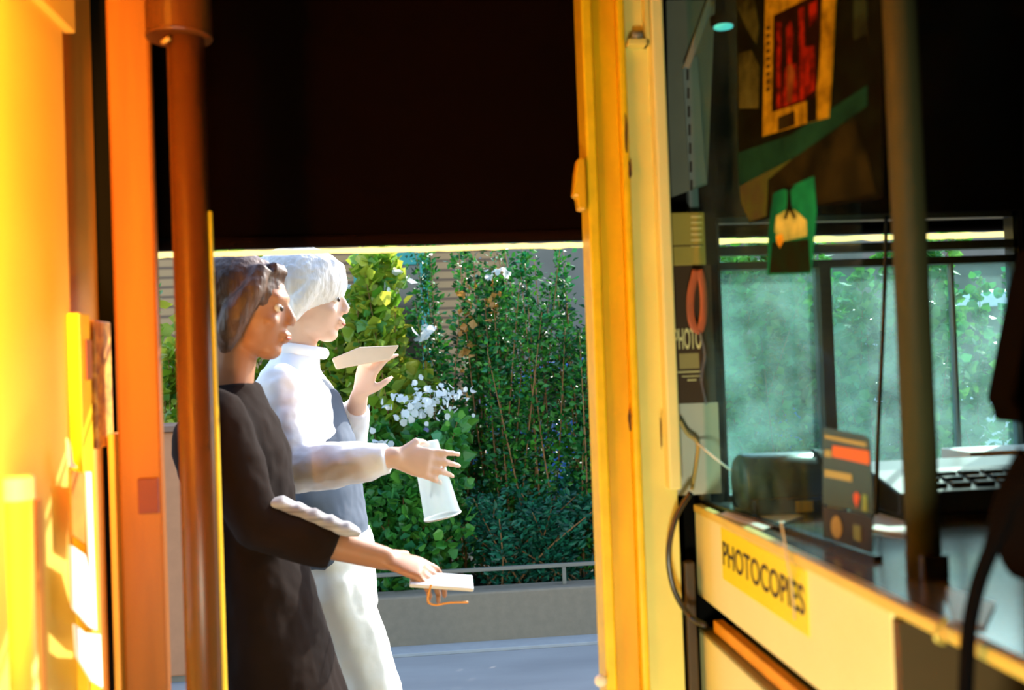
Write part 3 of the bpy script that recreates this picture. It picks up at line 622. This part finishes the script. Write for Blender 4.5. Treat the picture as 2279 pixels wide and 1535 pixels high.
def cluster(px, py, Y, n, sx, sz): 
    c = atY(px, py, Y); return [np.array([c.x+npr.randn()*sx, c.y+npr.randn()*.05, c.z+npr.randn()*sz]) for _ in range(n)]
# tall feathery shrubs, centre and right
shrub('feathery_shrub', 'tall dark green feathery shrub left of the yellow door jamb', .62, 5.85, .75, .6, 2.05, 28, 8600, 'deep', .040, 'fine', .8, .30)
shrub('feathery_shrub', 'tall feathery shrub with rusty stems in the middle of the doorway', .30, 6.05, .66, .5, 2.1, 28, 8200, 'deep', .042, 'fine', .8, .30, extra=[('rust_leaves', 'rust', cluster(1045, 720, 5.8, 26, .03, .12)+cluster(1100, 680, 5.8, 16, .03, .1), .05, 'diamond'), ('leaf_glint', 'white', cluster(1100, 612, 5.8, 9, .05, .02), .045, 'broad')])  # white cluster paints a bright glint in the foliage
shrub('feathery_shrub', 'tall dark shrub partly hidden by the yellow door jamb', 1.05, 5.8, .60, .5, 1.95, 24, 7200, 'deep', .040, 'fine', .8, .32)
shrub('broadleaf_shrub', 'bushy green shrub seen through the window left of the mullion', 1.95, 5.9, 1.1, .7, 2.15, 34, 11000, 'mid', .060, 'diamond', .8, .40)
shrub('broadleaf_shrub', 'bushy shrub seen through the window right of the mullion', 2.75, 5.9, 1.1, .7, 2.1, 30, 8500, 'mid', .065, 'broad', .8, .45)
shrub('broadleaf_shrub', 'sparse shrub seen through the rightmost window pane', 3.55, 6.3, .9, .6, 1.75, 16, 3600, 'mid', .06, 'broad', .8, .45)
# broad lime leaves, left
shrub('lime_shrub', 'lime green broad leaved bush beside the fair passer-by', -.25, 5.95, .66, .5, 2.0, 22, 3600, 'lime', .075, 'broad', .55, .42, extra=[('glint_leaves', 'white', cluster(850, 640, 5.8, 22, .07, .04)+cluster(940, 745, 5.8, 9, .03, .03), .06, 'broad')])  # pale cluster paints highlights on glossy leaves
shrub('lime_shrub', 'yellow green bush behind the round pole', -1.28, 5.9, .8, .6, 1.8, 18, 2600, 'lime', .07, 'broad', .6, .42)
shrub('lime_shrub', 'yellow green bush behind the heads of the two passers-by', -.80, 6.1, .8, .6, 2.1, 16, 3000, 'lime', .07, 'broad', .6, .42)
# creepers; white leaf meshes paint the sunlit glints
shrub('creeper', 'leafy green creeper with white painted leaf glints below the raised hand', -.02, 5.6, .55, .35, .98, 16, 2600, 'mid', .062, 'broad', .6, .42, extra=[('leaf_glint', 'white', cluster(945, 895, 5.45, 110, .10, .045)+cluster(1010, 870, 5.45, 14, .05, .02)+cluster(850, 985, 5.45, 7, .03, .02), .040, 'broad')])
shrub('creeper', 'low heart leaved creeper over the planter edge under the cup', -.10, 5.55, .75, .3, .62, 16, 2600, 'mid', .055, 'broad', .8, .42)
shrub('low_conifer', 'low bluish conifer-like bush right of the cup', .62, 5.62, .95, .35, .58, 28, 5200, 'conifer', .045, 'fine', .7, .22)
shrub('low_conifer', 'low dark bush in front of the planter railing beside the jamb', 1.25, 5.62, .7, .35, .62, 18, 3000, 'conifer', .05, 'fine', .7, .25)
shrub('low_conifer', 'low green bush at the foot of the bushes behind the window', 2.4, 5.8, 1.4, .35, .7, 26, 4000, 'mid', .05, 'diamond', .7, .35)
# green weed in front of the cabinet behind the pole
wd = atY(388, 1310, 5.1)
shrub('weed', 'small lime weed at the foot of the planter behind the pole', wd.x, 5.13, .1, .06, .16, 6, 60, 'lime', .045, 'broad', .6, .5, z0=.02, group='weeds', cat='weed')
# fallen leaves along the wall foot
fl_me = None
for i, (px, py) in enumerate(((905, 1402), (940, 1405), (968, 1398), (1038, 1394), (1090, 1391), (1222, 1389), (875, 1404), (1150, 1392))):
    p = atZ(px, py+6, .022); p.z = .019
    if fl_me is None:
        V = [(0, 0, 0), (.012, .014, .006), (.035, .012, .004), (.048, 0, .009), (.035, -.012, .004), (.012, -.014, .006)]
        fl_me = bpy.data.meshes.new('fallen_leaf'); fl_me.from_pydata(V, [], [(0, 1, 2, 3, 4, 5)]); fl_me.materials.append(LM['rust'])
    o = bpy.data.objects.new('fallen_leaf', fl_me); C.objects.link(o); o.location = p; o.rotation_euler = (0, 0, rnd.uniform(0, 6))
    tag(o, 'dry orange leaf at the planter wall foot, '+('second from the left', 'third from the left', 'fourth from the left', 'fifth from the left', 'sixth from the left', 'rightmost, nearest the door jamb', 'leftmost, nearest the white trousers', 'second from the right')[i], 'leaf', 'fallen leaves at the planter wall')

# ---- brown street cabinet behind the pole
a, b = atY(330, 1100, 4.9), atY(455, 1100, 4.9)
cb = thing('street_cabinet', ((a.x+b.x)/2-.3, 5.0, 0), 'brown street cabinet seen in the gap left of the round pole', 'cabinet')
zt_ = atY(390, 960, 4.9).z
link('cabinet_body', box(a.x-.5, b.x-.02, 4.88, 5.18, .03, zt_), mat('brown_cabinet', (.45, .19, .08), .7), cb, bevel=.01)
link('cabinet_lid', box(a.x-.52, b.x, 4.86, 5.19, zt_, zt_+.03), mat('brown_lid', (.22, .12, .07), .7), cb, bevel=.005)
link('plinth', box(a.x-.49, b.x-.03, 4.9, 5.18, 0, .03), M['concrete'], cb)
link('door_seam', box(a.x-.12, a.x-.115, 4.878, 4.881, .08, zt_-.04), M['dark'], cb)

# ---- parked blue car beyond the bushes
car = thing('parked_car', (1.6, 8.9, 0), 'blue car parked beyond the bushes, glimpsed between the leaves', 'car')
blue = mat('blue_car_paint', (.04, .14, .42), .25, coat=.6)
side = [(-.35, .35), (-.38, .62), (-.30, .85), (.35, .95), (.95, 1.42), (1.3, 1.50), (2.3, 1.48), (3.0, 1.05), (3.6, .95), (3.72, .7), (3.70, .35), (3.2, .28), (.1, .28)]
bm = BM(); prism(bm, [Vector((x, 8.1, z)) for x, z in side], (0, 1, 0), 1.65); link('car_body', bm, blue, car, bevel=.06)
for y in (8.085, 9.735):
    link('side_window', prism(BM(), [Vector((x, y, z)) for x, z in ((.62, .98), (1.02, 1.36), (1.62, 1.42), (1.62, .98))], (0, 1, 0), .02), M['blackgloss'], car)
    link('side_window', prism(BM(), [Vector((x, y, z)) for x, z in ((1.70, .98), (1.70, 1.42), (2.22, 1.40), (2.75, 1.02))], (0, 1, 0), .02), M['blackgloss'], car)
for x in (.42, 2.95):
    for y in (8.08, 9.60): link('wheel', lathe(BM(), (x, y, .31), [(.20, 0), (.31, .02), (.31, .17), (.2, .19)], 24, axis=(0, 1, 0)), M['blackgloss'], car)
# pale van added to give the bright patch behind the right window
van = thing('added_van', (6.4, 9.2, 0), 'added pale van giving the bright patch beyond the rightmost window pane', 'van')
side = [(4.0, .35), (4.0, .95), (4.35, 1.15), (4.75, 1.95), (7.4, 2.0), (7.45, .35)]
link('van_body', prism(BM(), [Vector((x, 8.4, z)) for x, z in side], (0, 1, 0), 1.8), mat('bright_patch_white', (.72, .76, .78), .3), van, bevel=.06)
link('side_window', prism(BM(), [Vector((x, 8.385, z)) for x, z in ((4.55, 1.18), (4.9, 1.8), (5.5, 1.82), (5.5, 1.18))], (0, 1, 0), .02), M['blackgloss'], van)
for x in (4.7, 6.8): link('wheel', lathe(BM(), (x, 8.39, .33), [(.2, 0), (.33, .02), (.33, .19), (.2, .2)], 24, axis=(0, 1, 0)), M['blackgloss'], van)

# ================================================================== PEOPLE
def head(bm, c, yawd=0, tilt=0, k=1.0):
    R = (Matrix.Rotation(math.radians(yawd), 3, 'Z') @ Matrix.Rotation(math.radians(tilt), 3, 'Y'))
    T = lambda v: Vector(c)+R @ (Vector(v)*k)
    def e(p, r): ell(bm, T(p), [q*k for q in r], R)
    e((-.012, 0, .035), (.096, .076, .082)); e((.022, 0, -.02), (.066, .062, .085)); e((.048, 0, -.088), (.030, .032, .024)); e((.010, 0, -.070), (.055, .052, .035))
    e((.070, 0, .030), (.020, .048, .018)); e((.088, 0, -.052), (.011, .024, .007)); e((.085, 0, -.066), (.010, .020, .007))
    for s in (-1, 1): e((.055, .035*s, -.025), (.026, .022, .022)); e((-.008, .074*s, -.012), (.016, .008, .032))
    tube(bm, [T((.080, 0, .022)), T((.090, 0, .002)), T((.099, 0, -.018)), T((.095, 0, -.028))], [.008*k, .010*k, .013*k, .009*k], 10)
    for s in (-1, 1): e((.096, .011*s, -.026), (.010, .007, .007))
    return T, R
def hand(bm, wrist, d, n, size=1.0, curl=(.4, .45, .5, .55), thumb=1, spread=.12, tcurl=.5):
    """d: palm direction, n: palm normal (fingers curl towards n), thumb: +1/-1 side"""
    d = Vector(d).normalized(); n = Vector(n); n = (n-d*n.dot(d)).normalized(); s = d.cross(n)*thumb
    w_ = Vector(wrist); S = size; tips = []
    tube(bm, [w_-d*.02*S, w_+d*.01*S, w_+d*.05*S, w_+d*.088*S], [(.017*S, .026*S), (.016*S, .030*S), (.014*S, .040*S), (.012*S, .039*S)], 14, up=n)
    L = [(.044, .027, .021), (.048, .030, .022), (.044, .028, .021), (.034, .021, .018)]
    for i in range(4):
        off = (1.5-i)*.0205*S; p = w_+d*(.083-.004*abs(1.2-i))*S+s*off
        a = curl[i]*.6; dirv = d; pts = [p-d*.02*S, p]; rad = [.0095*S, .0095*S]
        ax = d.cross(n)
        base = (d+s*(1.5-i)*spread).normalized()
        ang = 0
        for j, l in enumerate(L[i]):
            ang += curl[i]*(.7, 1.0, .7)[j]
            v = base*math.cos(ang)+n*math.sin(ang); p = p+v*l*S; pts.append(p); rad.append((.0088, .0080, .0066)[j]*S)
        tube(bm, pts, rad, 10); ell(bm, pts[-1], .0066*S, seg=10); tips.append(pts[-1])
        for q_, r_ in zip(pts[1:-1], rad[1:-1]): ell(bm, q_, r_*1.04, seg=10)
    p = w_+d*.022*S+s*.026*S; v1 = (d*.62+s*.68+n*.25).normalized(); v2 = (d*.85+s*.22+n*tcurl).normalized(); v3 = (d*.8-s*.1+n*tcurl*1.5).normalized()
    pts = [p-v1*.015*S, p+v1*.034*S]; pts.append(pts[-1]+v2*.030*S); pts.append(pts[-1]+v3*.022*S)
    tube(bm, pts, [.013*S, .0115*S, .0098*S, .0072*S], 10); ell(bm, pts[-1], .0073*S, seg=10); ell(bm, pts[1], .0118*S, seg=10); ell(bm, pts[2], .010*S, seg=10)
    return tips
def limb(bm, pts, rads, joints=True):
    tube(bm, pts, rads, 18)
    for p, r in zip(pts, rads): ell(bm, Vector(p), r if not isinstance(r, tuple) else max(r)*.95, seg=14)
def loft(bm, rings, seg=28):
    """rings: (cx, cy, z, rx, ry)"""
    R_ = [[bm.verts.new((cx+rx*math.cos(2*PI*k/seg), cy+ry*math.sin(2*PI*k/seg), z)) for k in range(seg)] for cx, cy, z, rx, ry in rings]
    for i in range(len(R_)-1):
        for k in range(seg):
            j = (k+1) % seg; bm.faces.new((R_[i][k], R_[i][j], R_[i+1][j], R_[i+1][k]))
    bm.faces.new(R_[0][::-1]); bm.faces.new(R_[-1])
def face_parts(T, R, root, k=1.0):
    for s in (-1, 1):
        link('eye', ell(BM(), T((.074, .031*s, .008)), .0098*k, seg=14), M['eye'], root, smooth=True)
        link('pupil', ell(BM(), T((.0835, .0325*s, .006)), [.004*k, .0075*k, .0065*k], R, seg=10), M['iris'], root, smooth=True)
    link('mouth', ell(BM(), T((.0935, 0, -.060)), [.004*k, .018*k, .005*k], R, seg=12), M['lip'], root, smooth=True)

def shoe(root, x, y, m):
    b = BM(); tube(b, [(x-.10, y, .04), (x-.04, y, .05), (x+.06, y, .042), (x+.15, y, .03), (x+.175, y, .024)], [(.038, .036), (.048, .040), (.040, .044), (.028, .044), (.018, .028)], 16, up=(0, 0, 1))
    ell(b, Vector((x-.07, y, .06)), (.045, .038, .045)); remesh('shoe', b, m, root, .006, 3)

# ---- person A: dark clothes, nearer
YA = 2.35
A = thing('person', (-.30, YA, 0), 'person with bobbed brown hair in a dark brown coat walking right with phone in hand', 'person')
P = lambda x, y, Y=YA: atY(x, y, Y)
hc = P(556, 692)
bm = BM(); T, R = head(bm, hc, -8, 4, 1.0)
hip = Vector((hc.x+.012, YA, .93)); sh = Vector((hc.x-.055, YA, hc.z-.222))
tube(bm, [T((-.03, 0, -.05)), Vector((hc.x-.045, YA, hc.z-.13)), Vector((hc.x-.065, YA, hc.z-.20))], [.056, .053, .066], 18)
loft(bm, [(hip.x, YA, .84, .10, .14), (hip.x, YA, .95, .11, .155), (hip.x-.03, YA, 1.10, .095, .130), (sh.x, YA, 1.28, .112, .150), (sh.x, YA, sh.z-.03, .095, .165), (sh.x, YA, sh.z+.025, .06, .10)])
hy = YA-.19
el_n = P(575, 1165, hy); wr_n = P(855, 1242, YA-.15); shn = Vector((sh.x, YA-.165, sh.z-.02))
limb(bm, [shn, shn.lerp(el_n, .5), el_n, el_n.lerp(wr_n, .45), wr_n], [.052, .045, .038, .036, .026])
dh = P(1000, 1285, YA-.15)-wr_n
hand(bm, wr_n, dh, (0.05, .35, -.9), 1.0, (.45, .5, .55, .6), thumb=1, tcurl=.9)
elf = Vector((sh.x-.10, YA+.20, 1.12)); wrf = Vector((sh.x+.02, YA+.22, .90)); shf = Vector((sh.x, YA+.165, sh.z-.02))
limb(bm, [shf, shf.lerp(elf, .5), elf, elf.lerp(wrf, .5), wrf], [.052, .045, .038, .034, .026]); hand(bm, wrf, (.25, 0, -1), (.3, -1, 0), 1.0, (.4, .45, .5, .55), thumb=1)
for s, kx, ax in ((-1, .10, .16), (1, .02, -.16)):
    h0 = Vector((hip.x, YA+.08*s, .88)); kn = Vector((hip.x+kx, YA+.08*s, .50)); an_ = Vector((hip.x+ax, YA+.08*s, .09))
    limb(bm, [h0, h0.lerp(kn, .5), kn, kn.lerp(an_, .4), an_], [.095, .078, .056, .054, .036])
remesh('body', bm, M['skin_a'], A, .0055, 4)
face_parts(T, R, A)
# hair: bob
bm = BM()
ell(bm, T((-.028, 0, .045)), (.108, .092, .090), R); ell(bm, T((-.075, 0, -.02)), (.062, .088, .085), R)
for s in (-1, 1):
    tube(bm, [T((.040, .050*s, .095)), T((.030, .078*s, .045)), T((-.005, .086*s, -.010)), T((-.025, .082*s, -.060)), T((-.030, .075*s, -.098))], [.022, .026, .034, .030, .012], 12)
tube(bm, [T((-.085, 0, -.03)), T((-.095, 0, -.08)), T((-.085, 0, -.115))], [.060, .055, .03], 14)
tube(bm, [T((.055, -.035, .098)), T((.068, 0, .088)), T((.055, .035, .098))], .018, 10)
remesh('hair', bm, M['hair_a'], A, .005, 3, (.005, .012))
# coat
bm = BM()
cx_ = hip.x
loft(bm, [(cx_+.05, YA, .52, .185, .20), (cx_+.025, YA, .70, .155, .205), (cx_-.002, YA, .90, .130, .195), (cx_-.030, YA, 1.08, .115, .165), (sh.x+.005, YA, 1.28, .128, .175), (sh.x-.002, YA, sh.z-.04, .115, .185), (sh.x, YA, sh.z+.02, .085, .13), (sh.x+.008, YA, sh.z+.055, .062, .07)])
cuff = el_n.lerp(wr_n, .60)
limb(bm, [shn, shn.lerp(el_n, .5), el_n, el_n.lerp(cuff, .5)], [.072, .066, .058, .056])
tube(bm, [el_n, el_n.lerp(cuff, .5), cuff], [.058, .058, .052], 18)
cf2 = elf.lerp(wrf, .8); limb(bm, [shf, shf.lerp(elf, .5), elf], [.070, .062, .054]); tube(bm, [elf, cf2], [.054, .046], 18)
remesh('coat', bm, M['coat'], A, .008, 4, (.018, .09))
for s, kx, ax in ((-1, .10, .16), (1, .02, -.16)):
    bm = BM(); h0 = Vector((hip.x, YA+.08*s, .80)); kn = Vector((hip.x+kx, YA+.08*s, .50)); an_ = Vector((hip.x+ax, YA+.08*s, .12))
    limb(bm, [h0, h0.lerp(kn, .5), kn, kn.lerp(an_, .5), an_], [.10, .088, .068, .060, .05]); remesh('trouser_leg', bm, M['coat'], A, .009, 3)
    shoe(A, an_.x+.01, YA+.08*s, M['blackgloss'])
# pale ruched strips paint the sunlit folds on the forearm sleeve
bm = BM()
for i in range(5):
    p_ = P(590+i*38, 1122+i*14, YA-.20); q_ = P(665+i*34, 1130+i*14, YA-.19)
    tube(bm, [p_+Vector((0, 0, .0)), p_.lerp(q_, .5)+Vector((0, 0, .006)), q_], [(.008, .020), (.018, .034), (.008, .022)], 12)
remesh('fold_highlights', bm, M['foldlight'], A, .005, 3)
# phone
ph = thing('smartphone', P(1020, 1290, YA-.16), 'pale smartphone held out in the lower hand', 'phone')
a = P(912, 1292, YA-.16); b = P(1052, 1302, YA-.16); dv = (b-a).normalized()
bm = BM(); upv = Vector((0, .97, .20)); upv = (upv-dv*upv.dot(dv)).normalized(); nn = dv.cross(upv)
prism(bm, [a-upv*.036, b-upv*.036, b+upv*.036, a+upv*.036], nn, .009)
link('phone_case', bm, mat('pale_case', (.75, .78, .82), .3), ph, bevel=.003)
prism_b = BM(); prism(prism_b, [a-upv*.032+dv*.005-nn*.0008, b-upv*.032-dv*.005-nn*.0008, b+upv*.032-dv*.005-nn*.0008, a+upv*.032+dv*.005-nn*.0008], nn, .001)
link('screen', prism_b, M['blackgloss'], ph)
# dangling orange strap
bm = BM(); tube(bm, curve_pts([P(x, y, YA-.2) for x, y in ((960, 1300), (952, 1335), (968, 1346), (1000, 1341), (1042, 1340))], 5), .0022, 8)
tag(link('orange_lanyard', bm, mat('orange_cord', (.85, .35, .04), .5), smooth=True), 'thin orange cord dangling below the hand with the phone', 'cord')

# ---- person B: white sleeve, fair, further
YB = 2.88
B = thing('person', (-.22, YB, 0), 'person with white blond hair, white shirt and off-white trousers holding a plastic cup', 'person')
P = lambda x, y, Y=YB: atY(x, y, Y)
hc = P(692, 672)
bm = BM(); T, R = head(bm, hc, -6, 3, 1.02)
hip = Vector((P(745, 1260).x-.01, YB, .93)); sh = Vector((P(650, 880).x, YB, P(650, 838).z))
tube(bm, [T((-.03, 0, -.05)), T((-.035, 0, -.13)), Vector((sh.x+.01, YB, sh.z+.03))], [.056, .053, .066], 18)
loft(bm, [(hip.x, YB, .84, .105, .15), (hip.x, YB, .95, .11, .16), (hip.x-.03, YB, 1.10, .095, .135), (sh.x+.02, YB, 1.28, .112, .150), (sh.x, YB, sh.z-.03, .095, .165), (sh.x, YB, sh.z+.03, .06, .10)])
shn = Vector((sh.x-.01, YB-.175, sh.z-.03)); el_n = P(655, 1045, YB-.25); wr_n = P(880, 1018, YB-.33)
limb(bm, [shn, shn.lerp(el_n, .5), el_n, el_n.lerp(wr_n, .45), wr_n], [.052, .045, .040, .036, .026])
YH = YB-.33
hand(bm, wr_n, P(1000, 1040, YH)-wr_n, (.1, .95, -.25), 1.0, (.30, .36, .42, .5), thumb=1, tcurl=.9, spread=.10)
shf = Vector((sh.x+.02, YB+.165, sh.z-.03)); elf = P(775, 985, YB+.15); wrf = P(800, 880, YB+.02)
limb(bm, [shf, shf.lerp(elf, .5), elf, elf.lerp(wrf, .5), wrf], [.050, .044, .040, .034, .026])
hand(bm, wrf, P(828, 790, YB)-wrf, (.55, .4, .3), 1.0, (.5, .55, .6, .65), thumb=-1, tcurl=.8)
legs = ((-1, .12, .26), (1, .0, -.14))
for s, kx, ax in legs:
    h0 = Vector((hip.x, YB+.085*s, .88)); kn = Vector((hip.x+kx, YB+.085*s, .50)); an_ = Vector((hip.x+ax, YB+.085*s, .09))
    limb(bm, [h0, h0.lerp(kn, .5), kn, kn.lerp(an_, .4), an_], [.095, .08, .058, .055, .038])
remesh('body', bm, M['skin_b'], B, .0055, 4)
face_parts(T, R, B, 1.02)
bm = BM()
ell(bm, T((-.035, 0, .055)), (.140, .114, .106), R); ell(bm, T((-.120, 0, .00)), (.095, .100, .100), R)
for s in (-1, 1): tube(bm, [T((.045, .05*s, .105)), T((.020, .082*s, .045)), T((-.015, .088*s, -.01)), T((-.035, .080*s, -.05))], [.026, .028, .03, .018], 12)
tube(bm, [T((.058, -.045, .100)), T((.075, 0, .092)), T((.058, .045, .100))], .022, 10)
remesh('hair', bm, M['hair_b'], B, .005, 3, (.006, .012))
# shirt
bm = BM()
loft(bm, [(sh.x+.055, YB, 1.10, .120, .150), (sh.x+.03, YB, 1.28, .125, .165), (sh.x+.005, YB, sh.z-.04, .112, .180), (sh.x, YB, sh.z+.02, .08, .12), (sh.x+.02, YB, sh.z+.075, .062, .068)])
limb(bm, [shn, shn.lerp(el_n, .5), el_n], [.070, .064, .058]); cuff = el_n.lerp(wr_n, .93)
tube(bm, [el_n, el_n.lerp(cuff, .35), el_n.lerp(cuff, .75), cuff], [.064, .064, .052, .040], 20)
cf2 = elf.lerp(wrf, .75); limb(bm, [shf, shf.lerp(elf, .5), elf], [.066, .06, .054]); tube(bm, [elf, cf2], [.054, .042], 18)
remesh('white_shirt', bm, M['whitecloth'], B, .007, 4, (.016, .06))
# slate vest
bm = BM()
loft(bm, [(hip.x-.01, YB, .92, .130, .178), (hip.x-.02, YB, 1.02, .128, .170), (sh.x+.058, YB, 1.12, .132, .165), (sh.x+.045, YB, 1.26, .128, .155), (sh.x+.035, YB, sh.z-.05, .100, .10), (sh.x+.03, YB, sh.z, .060, .075)])
remesh('slate_vest', bm, M['bluecloth'], B, .008, 4, (.014, .08))
bm = BM(); loft(bm, [(hip.x, YB, .78, .13, .17), (hip.x, YB, .92, .125, .175), (hip.x, YB, 1.0, .118, .165)])
for s, kx, ax in legs:
    h0 = Vector((hip.x, YB+.085*s, .84)); kn = Vector((hip.x+kx, YB+.085*s, .50)); an_ = Vector((hip.x+ax, YB+.085*s, .12))
    limb(bm, [h0, h0.lerp(kn, .5), kn, kn.lerp(an_, .5), an_], [.115, .102, .085, .08, .075])
    shoe(B, an_.x+.01, YB+.085*s, M['blackgloss'])
remesh('trousers', bm, M['creamcloth'], B, .009, 4, (.016, .08))
# scarf
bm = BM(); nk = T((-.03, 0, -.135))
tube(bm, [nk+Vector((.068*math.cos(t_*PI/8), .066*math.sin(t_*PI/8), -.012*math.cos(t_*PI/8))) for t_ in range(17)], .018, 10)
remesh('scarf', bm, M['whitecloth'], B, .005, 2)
# plastic cup in the extended hand
c1 = P(945, 985, YH+.045); c2_ = P(985, 1148, YH+.045); ax_ = (c2_-c1)
cup = thing('plastic_cup', c1, 'clear plastic cup held downwards in the outstretched hand', 'cup')
q = ax_.length
bm = lathe(BM(), c1, [(.034, 0), (.0355, .004), (.036, .02), (.041, q*.55), (.047, q-.008), (.049, q-.004), (.047, q)], 28, axis=ax_)
link('cup_wall', bm, M['cupp'], cup, smooth=True)
link('rim', tube(BM(), [c2_+(Vector((0, 0, 1)).rotation_difference(ax_) @ Vector((.048*math.cos(k_*PI/12), .048*math.sin(k_*PI/12), 0))) for k_ in range(25)], .0022, 8), M['white'], cup, smooth=True)
# folded paper in the raised hand
a = [P(x, y, YB-.03) for x, y in ((738, 798), (800, 772), (888, 768), (868, 800), (800, 812), (748, 822))]
tag(link('folded_napkin', prism(BM(), a, (0, 1, 0), .02), mat('beige_paper', (.80, .66, .50), .7), bevel=.004), 'beige folded paper wrapper held in the raised hand', 'paper')
